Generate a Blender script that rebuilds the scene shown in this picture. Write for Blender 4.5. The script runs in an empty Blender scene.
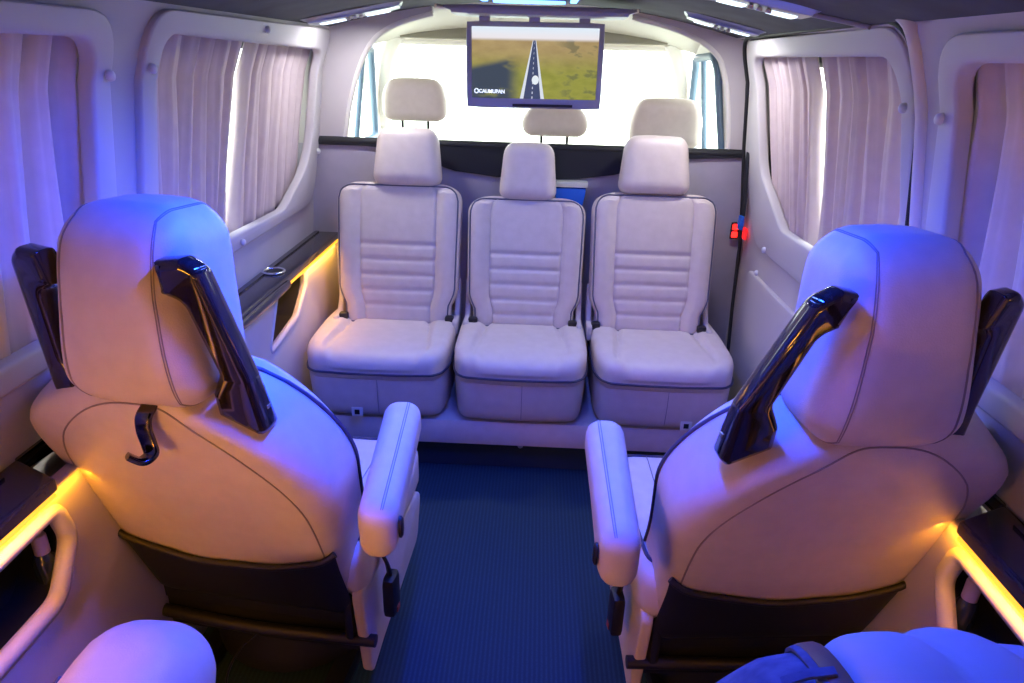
import bpy, bmesh, math, random
from mathutils import Vector, Matrix
from math import sin, cos, pi, radians, sqrt, exp
random.seed(7)
S = bpy.context.scene
COL = S.collection

# ------------------------------------------------------------------ materials
def mat(name, col, rough=.5, metal=0., bump=None, coat=0., spec=.5, emis=None, estr=0., sheen=0.):
    m = bpy.data.materials.new(name); m.use_nodes = True
    nt = m.node_tree; b = nt.nodes['Principled BSDF']
    b.inputs['Base Color'].default_value = (*col, 1)
    b.inputs['Roughness'].default_value = rough
    b.inputs['Metallic'].default_value = metal
    b.inputs['Specular IOR Level'].default_value = spec
    b.inputs['Coat Weight'].default_value = coat
    b.inputs['Coat Roughness'].default_value = .05
    b.inputs['Sheen Weight'].default_value = sheen
    if emis:
        b.inputs['Emission Color'].default_value = (*emis, 1)
        b.inputs['Emission Strength'].default_value = estr
    if bump:
        kind, scale, strength = bump
        tc = nt.nodes.new('ShaderNodeTexCoord')
        if kind == 'voronoi':
            t = nt.nodes.new('ShaderNodeTexVoronoi'); out = t.outputs['Distance']
        else:
            t = nt.nodes.new('ShaderNodeTexNoise'); out = t.outputs['Fac']; t.inputs['Detail'].default_value = 3
        t.inputs['Scale'].default_value = scale
        nt.links.new(tc.outputs['Object'], t.inputs['Vector'])
        bp = nt.nodes.new('ShaderNodeBump'); bp.inputs['Strength'].default_value = strength
        bp.inputs['Distance'].default_value = .001
        nt.links.new(out, bp.inputs['Height']); nt.links.new(bp.outputs['Normal'], b.inputs['Normal'])
    return m

def varied(m, scale, c1, c2, stretch=(1, 1, 1), detail=4, lo=.3, hi=.7):
    nt = m.node_tree; b = nt.nodes['Principled BSDF']
    tc = nt.nodes.new('ShaderNodeTexCoord'); mp = nt.nodes.new('ShaderNodeMapping')
    mp.inputs['Scale'].default_value = stretch
    n = nt.nodes.new('ShaderNodeTexNoise'); n.inputs['Scale'].default_value = scale; n.inputs['Detail'].default_value = detail
    r = nt.nodes.new('ShaderNodeValToRGB'); r.color_ramp.elements[0].position = lo; r.color_ramp.elements[1].position = hi
    r.color_ramp.elements[0].color = (*c1, 1); r.color_ramp.elements[1].color = (*c2, 1)
    nt.links.new(tc.outputs['Object'], mp.inputs['Vector']); nt.links.new(mp.outputs['Vector'], n.inputs['Vector'])
    nt.links.new(n.outputs['Fac'], r.inputs['Fac']); nt.links.new(r.outputs['Color'], b.inputs['Base Color'])
    return m

LEATHER = varied(mat('beige_leather', (.66, .56, .50), .42, bump=('voronoi', 420, .25)), 30, (.64, .55, .49), (.69, .60, .54))
LEATHER_D = mat('stitched_leather_seam', (.30, .25, .24), .6)
PIPING_G = mat('grey_piping', (.13, .13, .18), .5)
PIPING = mat('dark_blue_piping', (.05, .05, .09), .5)
BLACKLEATHER = mat('black_soft_panel', (.012, .011, .012), .5, bump=('voronoi', 300, .25))
BLACKPL = mat('black_plastic', (.012, .012, .013), .45)
PIANO = varied(mat('black_wood_lacquer', (.012, .010, .012), .09, coat=.6), 40, (.006, .005, .007), (.03, .022, .022), stretch=(6, 1, 1))
TABLEWOOD = varied(mat('dark_wood_console', (.03, .026, .03), .22, coat=.5), 60, (.012, .010, .012), (.05, .042, .045), stretch=(8, .6, 1))
PANEL = varied(mat('grey_beige_wall_panel', (.55, .51, .50), .7, bump=('noise', 500, .2)), 8, (.54, .50, .50), (.58, .54, .53))
DOORPANEL = mat('door_panel', (.58, .53, .51), .6, bump=('noise', 500, .2))
FRAME = mat('window_surround', (.60, .57, .57), .6, bump=('noise', 600, .15))
CREAM = mat('cream_trim', (.80, .77, .70), .5)
SUEDE = varied(mat('dark_suede_headliner', (.05, .06, .08), .95, sheen=.1), 9, (.022, .028, .036), (.055, .066, .078))
CARPETW = varied(mat('lavender_grey_bulkhead_cloth', (.42, .39, .47), .85, bump=('noise', 700, .4)), 12, (.40, .37, .45), (.45, .42, .50))
BLACKCLOTH = mat('black_cloth', (.02, .022, .03), .9)
RUBBER = mat('black_rubber', (.015, .016, .018), .6)
CHROME = mat('chrome', (.75, .76, .78), .12, 1.)
DKCHROME = mat('dark_chrome', (.10, .09, .09), .16, 1.)
SILVER = mat('satin_silver', (.5, .52, .55), .3, .9)
WHITEPL = mat('white_plastic', (.75, .74, .72), .4)
GREYPL = mat('grey_plastic', (.33, .34, .37), .5)
TVBODY = mat('grey_tv_housing', (.36, .35, .41), .4)
RISER = mat('dark_teal_riser', (.012, .03, .045), .8)
CABCREAM = mat('cab_cream', (.72, .68, .60), .6)
CABBLUE = mat('blue_grey_door_frame', (.12, .19, .28), .4)
CABBROWN = mat('olive_visor', (.30, .28, .22), .7)
BLUEPL = mat('blue_plastic', (.02, .16, .75), .25)
LEDY = mat('amber_led', (1, .55, .05), .5, emis=(1., .46, .03), estr=1.6)
LEDB = mat('blue_led', (.1, .3, 1), .5, emis=(.12, .30, 1.), estr=5)
LAMPW = mat('cool_lamp_lens', (.8, .9, 1), .2, emis=(.75, .9, 1.), estr=1.6)
REDLED = mat('red_lamp', (.9, .02, .02), .3, emis=(1, .015, .01), estr=4)
BEIGESHIRT = mat('pale_shirt', (.42, .46, .50), .85, bump=('noise', 300, .2))
JEANS = varied(mat('denim', (.06, .10, .24), .85, bump=('noise', 800, .4)), 40, (.04, .07, .18), (.09, .14, .28))
SKIN = mat('skin', (.55, .34, .26), .5)
HAIR = mat('dark_hair', (.03, .02, .015), .6)
BELT = mat('brown_belt', (.16, .09, .06), .5)
SHOE = mat('dark_shoe', (.03, .03, .03), .5)
BOTTLE = mat('dark_bottle', (.02, .03, .035), .08, coat=.5)
LABELM = mat('pale_bottle_neck', (.62, .50, .50), .45)
CURTA = varied(mat('curtain_cloth', (.62, .52, .54), .9, sheen=.15, bump=('noise', 900, .3)), 30, (.60, .50, .52), (.66, .56, .57))
def translucent(m, col, fac):
    nt = m.node_tree; b = nt.nodes['Principled BSDF']; o = nt.nodes['Material Output']
    t = nt.nodes.new('ShaderNodeBsdfTranslucent'); t.inputs['Color'].default_value = (*col, 1)
    mx = nt.nodes.new('ShaderNodeMixShader'); mx.inputs[0].default_value = fac
    nt.links.new(b.outputs[0], mx.inputs[1]); nt.links.new(t.outputs[0], mx.inputs[2]); nt.links.new(mx.outputs[0], o.inputs['Surface'])
translucent(CURTA, (.78, .66, .66), .17)

GLASS = bpy.data.materials.new('window_glass'); GLASS.use_nodes = True
nt = GLASS.node_tree; nt.nodes.clear()
o_ = nt.nodes.new('ShaderNodeOutputMaterial'); tr = nt.nodes.new('ShaderNodeBsdfTransparent'); gl = nt.nodes.new('ShaderNodeBsdfGlossy')
gl.inputs['Roughness'].default_value = .02; tr.inputs['Color'].default_value = (.93, .97, .95, 1)
mx = nt.nodes.new('ShaderNodeMixShader'); mx.inputs[0].default_value = .05
nt.links.new(tr.outputs[0], mx.inputs[1]); nt.links.new(gl.outputs[0], mx.inputs[2]); nt.links.new(mx.outputs[0], o_.inputs['Surface'])

# floor carpet: dark teal-blue with fine ribs
FLOORM = mat('ribbed_floor_carpet', (.03, .07, .12), .9)
nt = FLOORM.node_tree; b = nt.nodes['Principled BSDF']
tc = nt.nodes.new('ShaderNodeTexCoord'); wv = nt.nodes.new('ShaderNodeTexWave'); wv.wave_type = 'BANDS'; wv.bands_direction = 'X'
wv.inputs['Scale'].default_value = 26; wv.inputs['Distortion'].default_value = .4
nz = nt.nodes.new('ShaderNodeTexNoise'); nz.inputs['Scale'].default_value = 180
mlt = nt.nodes.new('ShaderNodeMath'); mlt.operation = 'MULTIPLY'
r = nt.nodes.new('ShaderNodeValToRGB'); r.color_ramp.elements[0].color = (.007, .028, .040, 1); r.color_ramp.elements[1].color = (.013, .045, .062, 1)
r.color_ramp.elements[0].position = .1; r.color_ramp.elements[1].position = .6
nt.links.new(tc.outputs['Object'], wv.inputs['Vector']); nt.links.new(tc.outputs['Object'], nz.inputs['Vector'])
nt.links.new(wv.outputs['Fac'], mlt.inputs[0]); nt.links.new(nz.outputs['Fac'], mlt.inputs[1])
nt.links.new(mlt.outputs[0], r.inputs['Fac']); nt.links.new(r.outputs['Color'], b.inputs['Base Color'])

# ------------------------------------------------------------------ helpers
def smooth_by_angle(me, ang=40):
    me.polygons.foreach_set('use_smooth', [True] * len(me.polygons))
    try: me.set_sharp_from_angle(angle=radians(ang))
    except Exception: pass

def link(name, me, m, parent=None, ang=40):
    if m: me.materials.append(m)
    if ang is not None: smooth_by_angle(me, ang)
    o = bpy.data.objects.new(name, me); COL.objects.link(o)
    if parent: o.parent = parent
    return o

def mesh(name, vs, fs, m, parent=None, ang=40, fixn=True):
    me = bpy.data.meshes.new(name)
    me.from_pydata([tuple(v) for v in vs], [], fs)
    if fixn:
        bm = bmesh.new(); bm.from_mesh(me); bmesh.ops.recalc_face_normals(bm, faces=bm.faces); bm.to_mesh(me); bm.free()
    me.update()
    return link(name, me, m, parent, ang)

def tag(o, label=None, cat=None, group=None, kind=None):
    if label: o['label'] = label
    if cat: o['category'] = cat
    if group: o['group'] = group
    if kind: o['kind'] = kind
    return o

def empty(name, loc=(0, 0, 0), rz=0):
    o = bpy.data.objects.new(name, None); COL.objects.link(o); o.location = loc; o.rotation_euler = (0, 0, rz)
    o.empty_display_size = .05
    return o

def join_geo(parts):
    V, F = [], []
    for vs, fs in parts:
        b = len(V); V += [Vector(v) for v in vs]; F += [tuple(b + i for i in f) for f in fs]
    return V, F

class Pad:
    """rounded, puffed block; p in [-1,1]^3 on the cube surface maps to a point"""
    def __init__(s, size, r, n=(16, 16, 16), deform=None, frame=None):
        s.h = [a / 2 for a in size]; s.r = min(r, min(s.h) * .999); s.n = n; s.deform = deform; s.frame = frame
    def base(s, p):
        q = [s.h[i] * p[i] for i in range(3)]
        inn = [max(-(s.h[i] - s.r), min(s.h[i] - s.r, q[i])) for i in range(3)]
        d = [q[i] - inn[i] for i in range(3)]
        L = sqrt(sum(x * x for x in d)) or 1
        return Vector([inn[i] + d[i] / L * s.r for i in range(3)])
    def at(s, p, off=0):
        v = s.base(p)
        if off:
            q = [s.h[i] * p[i] for i in range(3)]
            d = Vector([q[i] - max(-(s.h[i] - s.r), min(s.h[i] - s.r, q[i])) for i in range(3)])
            if d.length > 0: v = v + d.normalized() * off
        if s.deform: v = Vector(s.deform(v))
        if s.frame: v = s.frame(v)
        return v
    def geo(s):
        V, F, D = [], [], {}
        n = s.n
        def vid(p):
            k = tuple(round(x, 5) for x in p)
            if k not in D: D[k] = len(V); V.append(s.at(p))
            return D[k]
        for ax in range(3):
            a, b = [i for i in range(3) if i != ax]
            for sg in (-1, 1):
                for i in range(n[a]):
                    for j in range(n[b]):
                        c = []
                        for di, dj in ((0, 0), (1, 0), (1, 1), (0, 1)):
                            p = [0, 0, 0]; p[ax] = sg
                            p[a] = -1 + 2 * (i + di) / n[a]; p[b] = -1 + 2 * (j + dj) / n[b]
                            c.append(vid(p))
                        F.append(tuple(c))
        return V, F
    def build(s, name, m, parent=None, ang=60):
        V, F = s.geo(); return mesh(name, V, F, m, parent, ang)

def tube_geo(path, r, seg=8, closed=False, flat=None, up=None):
    """flat=(w,h): elliptical/rounded-rect section"""
    P = [Vector(p) for p in path]; n = len(P); V, F = [], []
    prev = None
    for i in range(n):
        if closed: t = P[(i + 1) % n] - P[(i - 1) % n]
        else: t = P[min(i + 1, n - 1)] - P[max(i - 1, 0)]
        t.normalize()
        if prev is None:
            u = Vector(up) if up else Vector((0, 0, 1))
            if abs(t.dot(u)) > .95: u = Vector((1, 0, 0))
            a = (u - t * t.dot(u)).normalized()
        else:
            a = (prev - t * t.dot(prev)).normalized()
        prev = a; b = t.cross(a)
        rr = r[i] if isinstance(r, (list, tuple)) else r
        for k in range(seg):
            th = 2 * pi * k / seg
            ca, sa = cos(th), sin(th)
            if flat:
                w, h = flat
                e = .5
                x = math.copysign(abs(ca) ** e, ca) * w * rr; y = math.copysign(abs(sa) ** e, sa) * h * rr
            else: x, y = ca * rr, sa * rr
            V.append(P[i] + a * x + b * y)
    m = n if closed else n - 1
    for i in range(m):
        for k in range(seg):
            A = i * seg + k; B = i * seg + (k + 1) % seg; C = ((i + 1) % n) * seg + (k + 1) % seg; D = ((i + 1) % n) * seg + k
            F.append((A, B, C, D))
    if not closed:
        F.append(tuple(range(seg))[::-1]); F.append(tuple((n - 1) * seg + k for k in range(seg)))
    return V, F

def tube(name, path, r, m, parent=None, seg=8, closed=False, flat=None, up=None, ang=60):
    V, F = tube_geo(path, r, seg, closed, flat, up); return mesh(name, V, F, m, parent, ang)

def smooth_path(pts, k=6, closed=False):
    P = [Vector(p) for p in pts]; out = []; n = len(P)
    rng = n if closed else n - 1
    for i in range(rng):
        if closed: p0, p1, p2, p3 = P[(i - 1) % n], P[i], P[(i + 1) % n], P[(i + 2) % n]
        else: p0, p1, p2, p3 = P[max(i - 1, 0)], P[i], P[i + 1], P[min(i + 2, n - 1)]
        for j in range(k):
            t = j / k
            out.append(.5 * ((2 * p1) + (-p0 + p2) * t + (2 * p0 - 5 * p1 + 4 * p2 - p3) * t * t + (-p0 + 3 * p1 - 3 * p2 + p3) * t ** 3))
    if not closed: out.append(P[-1])
    return out

def rpoly(pts, r, seg=6):
    """2-D polygon with rounded corners; r one radius or one per corner"""
    n = len(pts); out = []
    for i in range(n):
        p = Vector(pts[i]).to_2d(); a = Vector(pts[i - 1]).to_2d(); b = Vector(pts[(i + 1) % n]).to_2d()
        rr = r[i] if isinstance(r, (list, tuple)) else r
        if rr <= 0: out.append(p); continue
        da = (a - p); db = (b - p); la, lb = da.length, db.length; da.normalize(); db.normalize()
        ang = da.angle(db); d = min(rr / math.tan(ang / 2), la * .49, lb * .49)
        s, e = p + da * d, p + db * d
        for k in range(seg + 1):
            t = k / seg; out.append((1 - t) ** 2 * s + 2 * t * (1 - t) * p + t * t * e)
    return out

def plate(name, outlines, thick, m, fn, parent=None, bevel=.0, cuts=None, ang=35):
    """filled 2-D outline with holes, extruded; fn(u, v, w) -> point; w in [-thick/2, thick/2]"""
    cu = bpy.data.curves.new('c', 'CURVE'); cu.dimensions = '2D'; cu.fill_mode = 'BOTH'
    cu.extrude = max(thick / 2 - bevel, .0001); cu.bevel_depth = bevel; cu.bevel_resolution = 2; cu.offset = -bevel
    for ol in outlines:
        sp = cu.splines.new('POLY'); sp.points.add(len(ol) - 1); sp.use_cyclic_u = True
        for i, p in enumerate(ol): sp.points[i].co = (p[0], p[1], 0, 1)
    oc = bpy.data.objects.new('c', cu); COL.objects.link(oc)
    dg = bpy.context.evaluated_depsgraph_get(); dg.update()
    me = bpy.data.meshes.new_from_object(oc.evaluated_get(dg))
    bpy.data.objects.remove(oc); bpy.data.curves.remove(cu)
    bm = bmesh.new(); bm.from_mesh(me)
    bmesh.ops.remove_doubles(bm, verts=bm.verts, dist=1e-5)
    for (co, no) in (cuts or []):
        g = bm.verts[:] + bm.edges[:] + bm.faces[:]
        bmesh.ops.bisect_plane(bm, geom=g, plane_co=co, plane_no=no)
    for v in bm.verts: v.co = Vector(fn(v.co.x, v.co.y, v.co.z))
    bmesh.ops.recalc_face_normals(bm, faces=bm.faces)
    bm.to_mesh(me); bm.free(); me.name = name; me.materials.clear()
    return link(name, me, m, parent, ang)

def lathe_geo(prof, c=(0, 0, 0), seg=20):
    V, F = [], []
    for (r, z) in prof:
        for k in range(seg): V.append((c[0] + r * cos(2 * pi * k / seg), c[1] + r * sin(2 * pi * k / seg), c[2] + z))
    for i in range(len(prof) - 1):
        for k in range(seg):
            F.append((i * seg + k, i * seg + (k + 1) % seg, (i + 1) * seg + (k + 1) % seg, (i + 1) * seg + k))
    F.append(tuple(range(seg))[::-1]); F.append(tuple((len(prof) - 1) * seg + k for k in range(seg)))
    return V, F

def interp(x, xs, ys):
    if x <= xs[0]: return ys[0]
    for i in range(len(xs) - 1):
        if x <= xs[i + 1]:
            t = (x - xs[i]) / (xs[i + 1] - xs[i]); return ys[i] * (1 - t) + ys[i + 1] * t
    return ys[-1]
def W(z): return interp(z, [0, .5, .74, .92, 1.1, 1.35, 1.5, 1.62], [.84, .85, .86, .842, .82, .785, .735, .66])
def CEIL(x): return 1.60 - .10 * (x / .735) ** 2
YB = 2.70          # bulkhead
YR = -.75          # rear of the cabin
zcuts = [((0, z, 0), (0, 1, 0)) for z in (.5, .74, .83, .92, 1.01, 1.1, 1.18, 1.26, 1.35, 1.42, 1.5)]

# ------------------------------------------------------------------ shell
def wallfn(s, off=0):   # u = y, v = z, w = outward thickness
    return lambda u, v, w: (s * (W(v) + off + w), u, v)

OUT1 = rpoly([(.05, .87), (1.345, .87), (1.345, 1.475), (.05, 1.475)], [.09, .09, .09, .09], 8)
IN1 = rpoly([(.10, .92), (1.275, .92), (1.29, 1.43), (.10, 1.43)], [.06, .06, .06, .06], 8)
OUT2 = rpoly([(1.43, .865), (2.66, .865), (2.70, 1.10), (2.695, 1.49), (1.455, 1.49)], [.08, .16, .0, .05, .10], 8)
IN2 = rpoly([(1.50, .925), (2.33, .905), (2.60, 1.03), (2.645, 1.42), (1.515, 1.445)], [.07, .15, .22, .05, .07], 8)
OUTR = rpoly([(1.405, .80), (2.50, .80), (2.665, 1.10), (2.60, 1.488), (1.47, 1.498)], [.10, .14, .1, .09, .12], 8)
INR = rpoly([(1.44, .93), (2.22, .92), (2.47, 1.07), (2.55, 1.437), (1.53, 1.440)], [.09, .10, .14, .06, .09], 8)

full = [(YR, 0), (YB + .02, 0), (YB + .02, 1.57), (YR, 1.57)]
# pockets cut in the lower side panels
PK_NEAR = rpoly([(.20, .505), (.905, .505), (.965, .60), (.945, .675), (.20, .655)], [.05, .05, .05, .03, .05], 6)
PK_FAR = rpoly([(1.92, .53), (2.20, .56), (2.31, .64), (2.32, .702), (2.03, .702)], [.02, .04, .03, .02, .02], 5)

upper = [(YR, .70), (YB + .02, .70), (YB + .02, 1.57), (YR, 1.57)]
wl = plate('wall_left', [upper, OUT1, OUT2], .02, PANEL, wallfn(-1, .012), cuts=zcuts); tag(wl, kind='structure')
upper_r = [(YR, .70), (1.43, .70), (1.43, 1.57), (YR, 1.57)]
wr = plate('wall_right', [upper_r, OUT1], .02, PANEL, wallfn(1, .012), cuts=zcuts); tag(wr, kind='structure')
# moulded vertical step in the wall beside the sliding door
LOWN = [(YR, 0), (1.40, 0), (1.40, .715), (YR, .715)]
def lowfn(s, x0=.78): return lambda u, v, w: (s * (x0 + .012 * (1 - v / .72) + w), u, v)
LOWL = [(YR, 0), (YB, 0), (YB, .715), (YR, .715)]
wll = plate('trim_1', [LOWL, PK_NEAR, PK_FAR], .024, PANEL, lowfn(-1, .782), bevel=.004); tag(wll, kind='structure')
wrl = plate('trim_2', [LOWN, PK_NEAR], .024, PANEL, lowfn(1, .782), bevel=.004); tag(wrl, kind='structure')

# outer body skin, with the same openings
ob = plate('trim_9', [[(YR, 0), (YB + .02, 0), (YB + .02, 1.60), (YR, 1.60)], IN1, IN2], .012, BLACKPL, wallfn(-1, .105), cuts=zcuts); tag(ob, kind='structure')
ob = plate('trim_10', [[(YR, 0), (YB + .02, 0), (YB + .02, 1.60), (YR, 1.60)], IN1, INR], .012, BLACKPL, wallfn(1, .105), cuts=zcuts); tag(ob, kind='structure')
# floor, ceiling
fl = mesh('floor', *join_geo([Pad((2.0, YB - YR + 1.5, .04), .005, (2, 2, 1), frame=lambda v: v + Vector((0, (YB + YR) / 2 + .6, -.02))).geo()]), FLOORM); tag(fl, kind='structure')
def ceiling():
    V, F = [], []; nx = 24; ys = [YR, YB + .03]
    for k, t in enumerate((0, .03)):
        for y in ys:
            for i in range(nx + 1):
                x = -.88 + 1.76 * i / nx; V.append((x, y, CEIL(x) + t))
    n = nx + 1
    for i in range(nx):
        F += [(i, i + 1, n + i + 1, n + i), (2 * n + i, 2 * n + i + 1, 3 * n + i + 1, 3 * n + i), (i, i + 1, 2 * n + i + 1, 2 * n + i), (n + i, n + i + 1, 3 * n + i + 1, 3 * n + i)]
    F += [(0, n, 3 * n, 2 * n), (nx, n + nx, 3 * n + nx, 2 * n + nx)]
    o = mesh('ceiling', V, F, SUEDE); tag(o, kind='structure'); return o
ceiling()

# window surrounds with panes
def surround(name, s, outer, inner, depth=.034):
    o = plate(name, [outer, inner], depth, FRAME, wallfn(s, depth / 2 - .014), bevel=.007, cuts=zcuts)
    tag(o, kind='structure')
    g = plate('pane', [inner], .004, GLASS, wallfn(s, .092), parent=o, cuts=zcuts)
    return o
w1 = surround('window_1', -1, OUT1, IN1)
w2 = surround('window_2', -1, OUT2, IN2)
w3 = surround('window_3', 1, OUT1, IN1)

# sliding door on the right
DO = rpoly([(1.40, .03), (2.68, .03), (2.68, .80), (2.68, 1.50), (1.40, 1.50)], [.03, .03, 0, .08, .10], 8)
door = plate('door_1', [rpoly([(1.42, .03), (2.60, .03), (2.665, .80), (2.665, 1.10), (2.60, 1.488), (1.45, 1.498)], [.03, .03, .1, .1, .09, .12], 8), OUTR], .022, DOORPANEL, wallfn(1, .018), bevel=.005, cuts=zcuts)
tag(door, kind='structure')
plate('window_frame', [OUTR, INR], .034, FRAME, wallfn(1, .015), parent=door, bevel=.008, cuts=zcuts)
plate('pane', [INR], .004, GLASS, wallfn(1, .092), parent=door, cuts=zcuts)
def dense(pts, closed=True, st=.05):
    out = []; n = len(pts)
    for i in range(n if closed else n - 1):
        a, b = Vector(pts[i]), Vector(pts[(i + 1) % n]); k = max(1, int((b - a).length / st))
        out += [a + (b - a) * j / k for j in range(k)]
    return out if closed else out + [Vector(pts[-1])]
seal_path = [(y, z) for y, z in dense(rpoly([(1.425, .05), (2.50, .05), (2.685, .72), (2.69, 1.12), (2.63, 1.497), (1.44, 1.508)], [.03, .03, .1, .1, .10, .12], 8))]
tube('door_seal', [(W(z) - .008, y, z) for y, z in smooth_path([Vector((a, b, 0)) for a, b in seal_path], 1, True) for y, z in [(y, z)]] if False else [(W(p[1]) + .002, p[0], p[1]) for p in seal_path], .007, RUBBER, door, closed=True)
tube('cream_door_edge', [(W(p[1]) + .002, p[0], p[1]) for p in dense(rpoly([(1.395, .60), (1.40, 1.10), (1.445, 1.53), (2.66, 1.525)], [0, .2, .10, 0], 10), False)], .015, CREAM, door)
# the raised crease of the lower door panel
plate('door_pad', [rpoly([(1.45, .12), (2.42, .12), (2.52, .60), (2.52, .70), (1.45, .70)], .04)], .02, DOORPANEL, wallfn(1, .004), parent=door, bevel=.006, cuts=zcuts)
# corner filler above the door, beside the bulkhead
cf = plate('wall_right_front', [[(1.38, 1.495), (2.72, 1.495), (2.72, 1.57), (1.38, 1.57)]], .02, PANEL, wallfn(1, .012), cuts=zcuts); tag(cf, kind='structure')
cf = plate('wall_right_sill', [[(1.38, 0), (2.72, 0), (2.72, 1.57), (2.60, 1.57), (2.60, .04), (1.38, .04)]], .02, PANEL, wallfn(1, .03), cuts=zcuts); tag(cf, kind='structure')

# rear wall behind the camera, left solid to keep daylight out
rear = plate('wall_rear', [[(-.98, 0), (.98, 0), (.98, .75), (.84, 1.5), (.5, 1.60), (0, 1.63), (-.5, 1.60), (-.84, 1.5), (-.98, .75)]], .03, PANEL,
             lambda u, v, w: (u, YR + w, v)); tag(rear, kind='structure')

rs = Pad((1.3, .012, .014), .005, (4, 2, 2), frame=lambda v: v + Vector((0, YR + .019, .48))).build('real_or_added_amber_strip', LEDY); tag(rs, 'added amber light strip behind the camera, warming the chair backs', 'light strip')  # unseen strip, added to throw amber on the chair backs
rs = Pad((.012, .5, .014), .005, (2, 4, 2), frame=lambda v: v + Vector((-.828, .0, .93))).build('real_or_added_amber_strip', LEDY); tag(rs, 'added amber light strip on left wall, warming the rear seat arm', 'light strip')  # unseen strip, added to bring amber onto the rear seat arm
# bulkhead behind the bench
bk = plate('wall_front', [[(-.96, 0), (.96, 0), (.96, .74), (.94, 1.085), (-.94, 1.085), (-.96, .74)]], .03, CARPETW, lambda u, v, w: (u, YB + .015 + w, v)); tag(bk, kind='structure')
openL = [(-.715, 1.085), (-.705, 1.13), (-.690, 1.21), (-.664, 1.30), (-.633, 1.38), (-.594, 1.447), (-.545, 1.49), (-.47, 1.525), (-.36, 1.555)]
openR = [(.765, 1.085), (.762, 1.15), (.748, 1.25), (.728, 1.34), (.697, 1.42), (.655, 1.463), (.60, 1.495), (.50, 1.53), (.36, 1.56)]
for s_, op, nm in ((-1, openL, 'pillar_left'), (1, openR, 'pillar_right')):
    outl = op + [(s_ * .36, 1.62), (s_ * .85, 1.58), (s_ * .90, 1.30), (s_ * .95, 1.085)]
    pl = plate('trim_3' if s_ < 0 else 'trim_4', [outl], .04, PANEL, lambda u, v, w: (u, YB + .02 + w, v), bevel=.004); tag(pl, kind='structure')
    tube('edge_bead', smooth_path([(u, YB + .01, v) for u, v in op], 3), .012, CREAM, pl)
band = plate('trim_5', [[(-.83, 1.085), (-.83, 1.108), (.83, 1.108), (.83, 1.085), (.62, 1.075), (.48, 1.045), (.34, 1.005), (.20, .985), (.05, .976), (-.12, .982), (-.28, 1.0), (-.40, 1.035), (-.50, 1.07), (-.62, 1.083)]],
             .012, BLACKCLOTH, lambda u, v, w: (u, YB - .007 + w, v), bevel=.003); tag(band, kind='structure')
top_rail = tube('trim_6', [(-.825, YB, 1.098), (.825, YB, 1.098)], .016, RUBBER); tag(top_rail, kind='structure')

# ------------------------------------------------------------------ screw caps on the walls
def cap(s, y, z, label, off=0):
    x = s * (W(z) - .018 + off)
    V, F = lathe_geo([(.0105, 0), (.0105, .004), (.009, .008), (.005, .0105), (.0005, .011)], seg=16)
    R = Matrix.Rotation(-s * pi / 2, 3, 'Y')
    V = [R @ Vector(v) + Vector((x, y, z)) for v in V]
    o = mesh('screw_cap', V, F, WHITEPL); tag(o, label, 'screw cap', 'round screw caps on the side walls'); return o
cap(-1, 1.325, 1.365, 'round white screw cap on surround of the left window nearest the camera')
cap(-1, 1.472, 1.375, 'round white screw cap at rear edge of the left two-curtain window surround')
cap(-1, 2.06, 1.468, 'small screw cap above the two curtains of the left window', .002)
cap(-1, 1.95, .885, 'small screw cap on sill above the left console', .002)
cap(-1, 2.672, 1.06, 'small screw cap on left wall next to the bulkhead rail', .002)
cap(1, 1.462, 1.345, 'round white screw cap on the sliding door window surround')
cap(1, 1.325, 1.335, 'round white screw cap on surround of the right window nearest the camera')
cap(1, 2.30, .83, 'small screw cap low on the sliding door beneath the curtain', -.003)
cap(1, 2.36, .73, 'small screw cap near lower padded panel of the sliding door', -.003)

# ------------------------------------------------------------------ curtains
def curtain(s, y0, y1, zt, zb, folds, label, taper=(0, 0), amp=.028, seed=1, zb1=None, offs=.050):
    rnd = random.Random(seed); ph = [rnd.uniform(-.5, .5) for _ in range(folds + 2)]; am = [rnd.uniform(.6, 1.25) for _ in range(folds + 2)]
    nu, nv = folds * 14, 26; V, F = [], []
    for j in range(nv + 1):
        tv = j / nv
        for i in range(nu + 1):
            tu = i / nu
            zbot = zb if zb1 is None else zb + (zb1 - zb) * max(0, (tu - .45) / .55) ** 1.5
            z = zt + (zbot - zt) * tv
            ya = y0 + taper[0] * tv; yb = y1 + taper[1] * tv
            f = tu * folds; k = int(min(f, folds - .001)); fr = f - k
            a = amp * (am[k] * (1 - fr) + am[k + 1] * fr) * (.75 + .3 * tv)
            ph_ = ph[k] * (1 - fr) + ph[k + 1] * fr
            wave = sin(2 * pi * f + ph_ + .5 * sin(3 * tv + k))
            g_ = abs(sin(pi * f + ph_ * .6 + .25 * sin(3 * tv + k))); wave = 2 * g_ ** .75 - 1.1 + .12 * sin(7 * pi * f + ph_ * 3 + tv)
            y = ya + (yb - ya) * tu + .006 * sin(5 * tv + f * 2.1)
            V.append((s * (W(z) + offs - a * wave), y, z))
    n = nu + 1
    for j in range(nv):
        for i in range(nu): F.append((j * n + i, j * n + i + 1, (j + 1) * n + i + 1, (j + 1) * n + i))
    e = empty('curtain', (0, (y0 + y1) / 2, zb)); tag(e, label, 'curtain', 'pleated curtains on the side windows')
    V = [Vector(v) - e.location for v in V]
    o = mesh('cloth', V, F, CURTA, e, ang=180, fixn=False)
    md = o.modifiers.new('s', 'SOLIDIFY'); md.thickness = .002
    hem = [(V[i][0], V[i][1], V[i][2] - .006) for i in range(nu + 1)]
    tube('gathered_heading', [(v[0], v[1], v[2] + .012) for v in hem], .0055, CURTA, e, seg=6)
    return e
curtain(-1, .06, 1.345, 1.455, .875, 15, 'long pleated mauve curtain on left window nearest the camera', amp=.032, seed=3)
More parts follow.
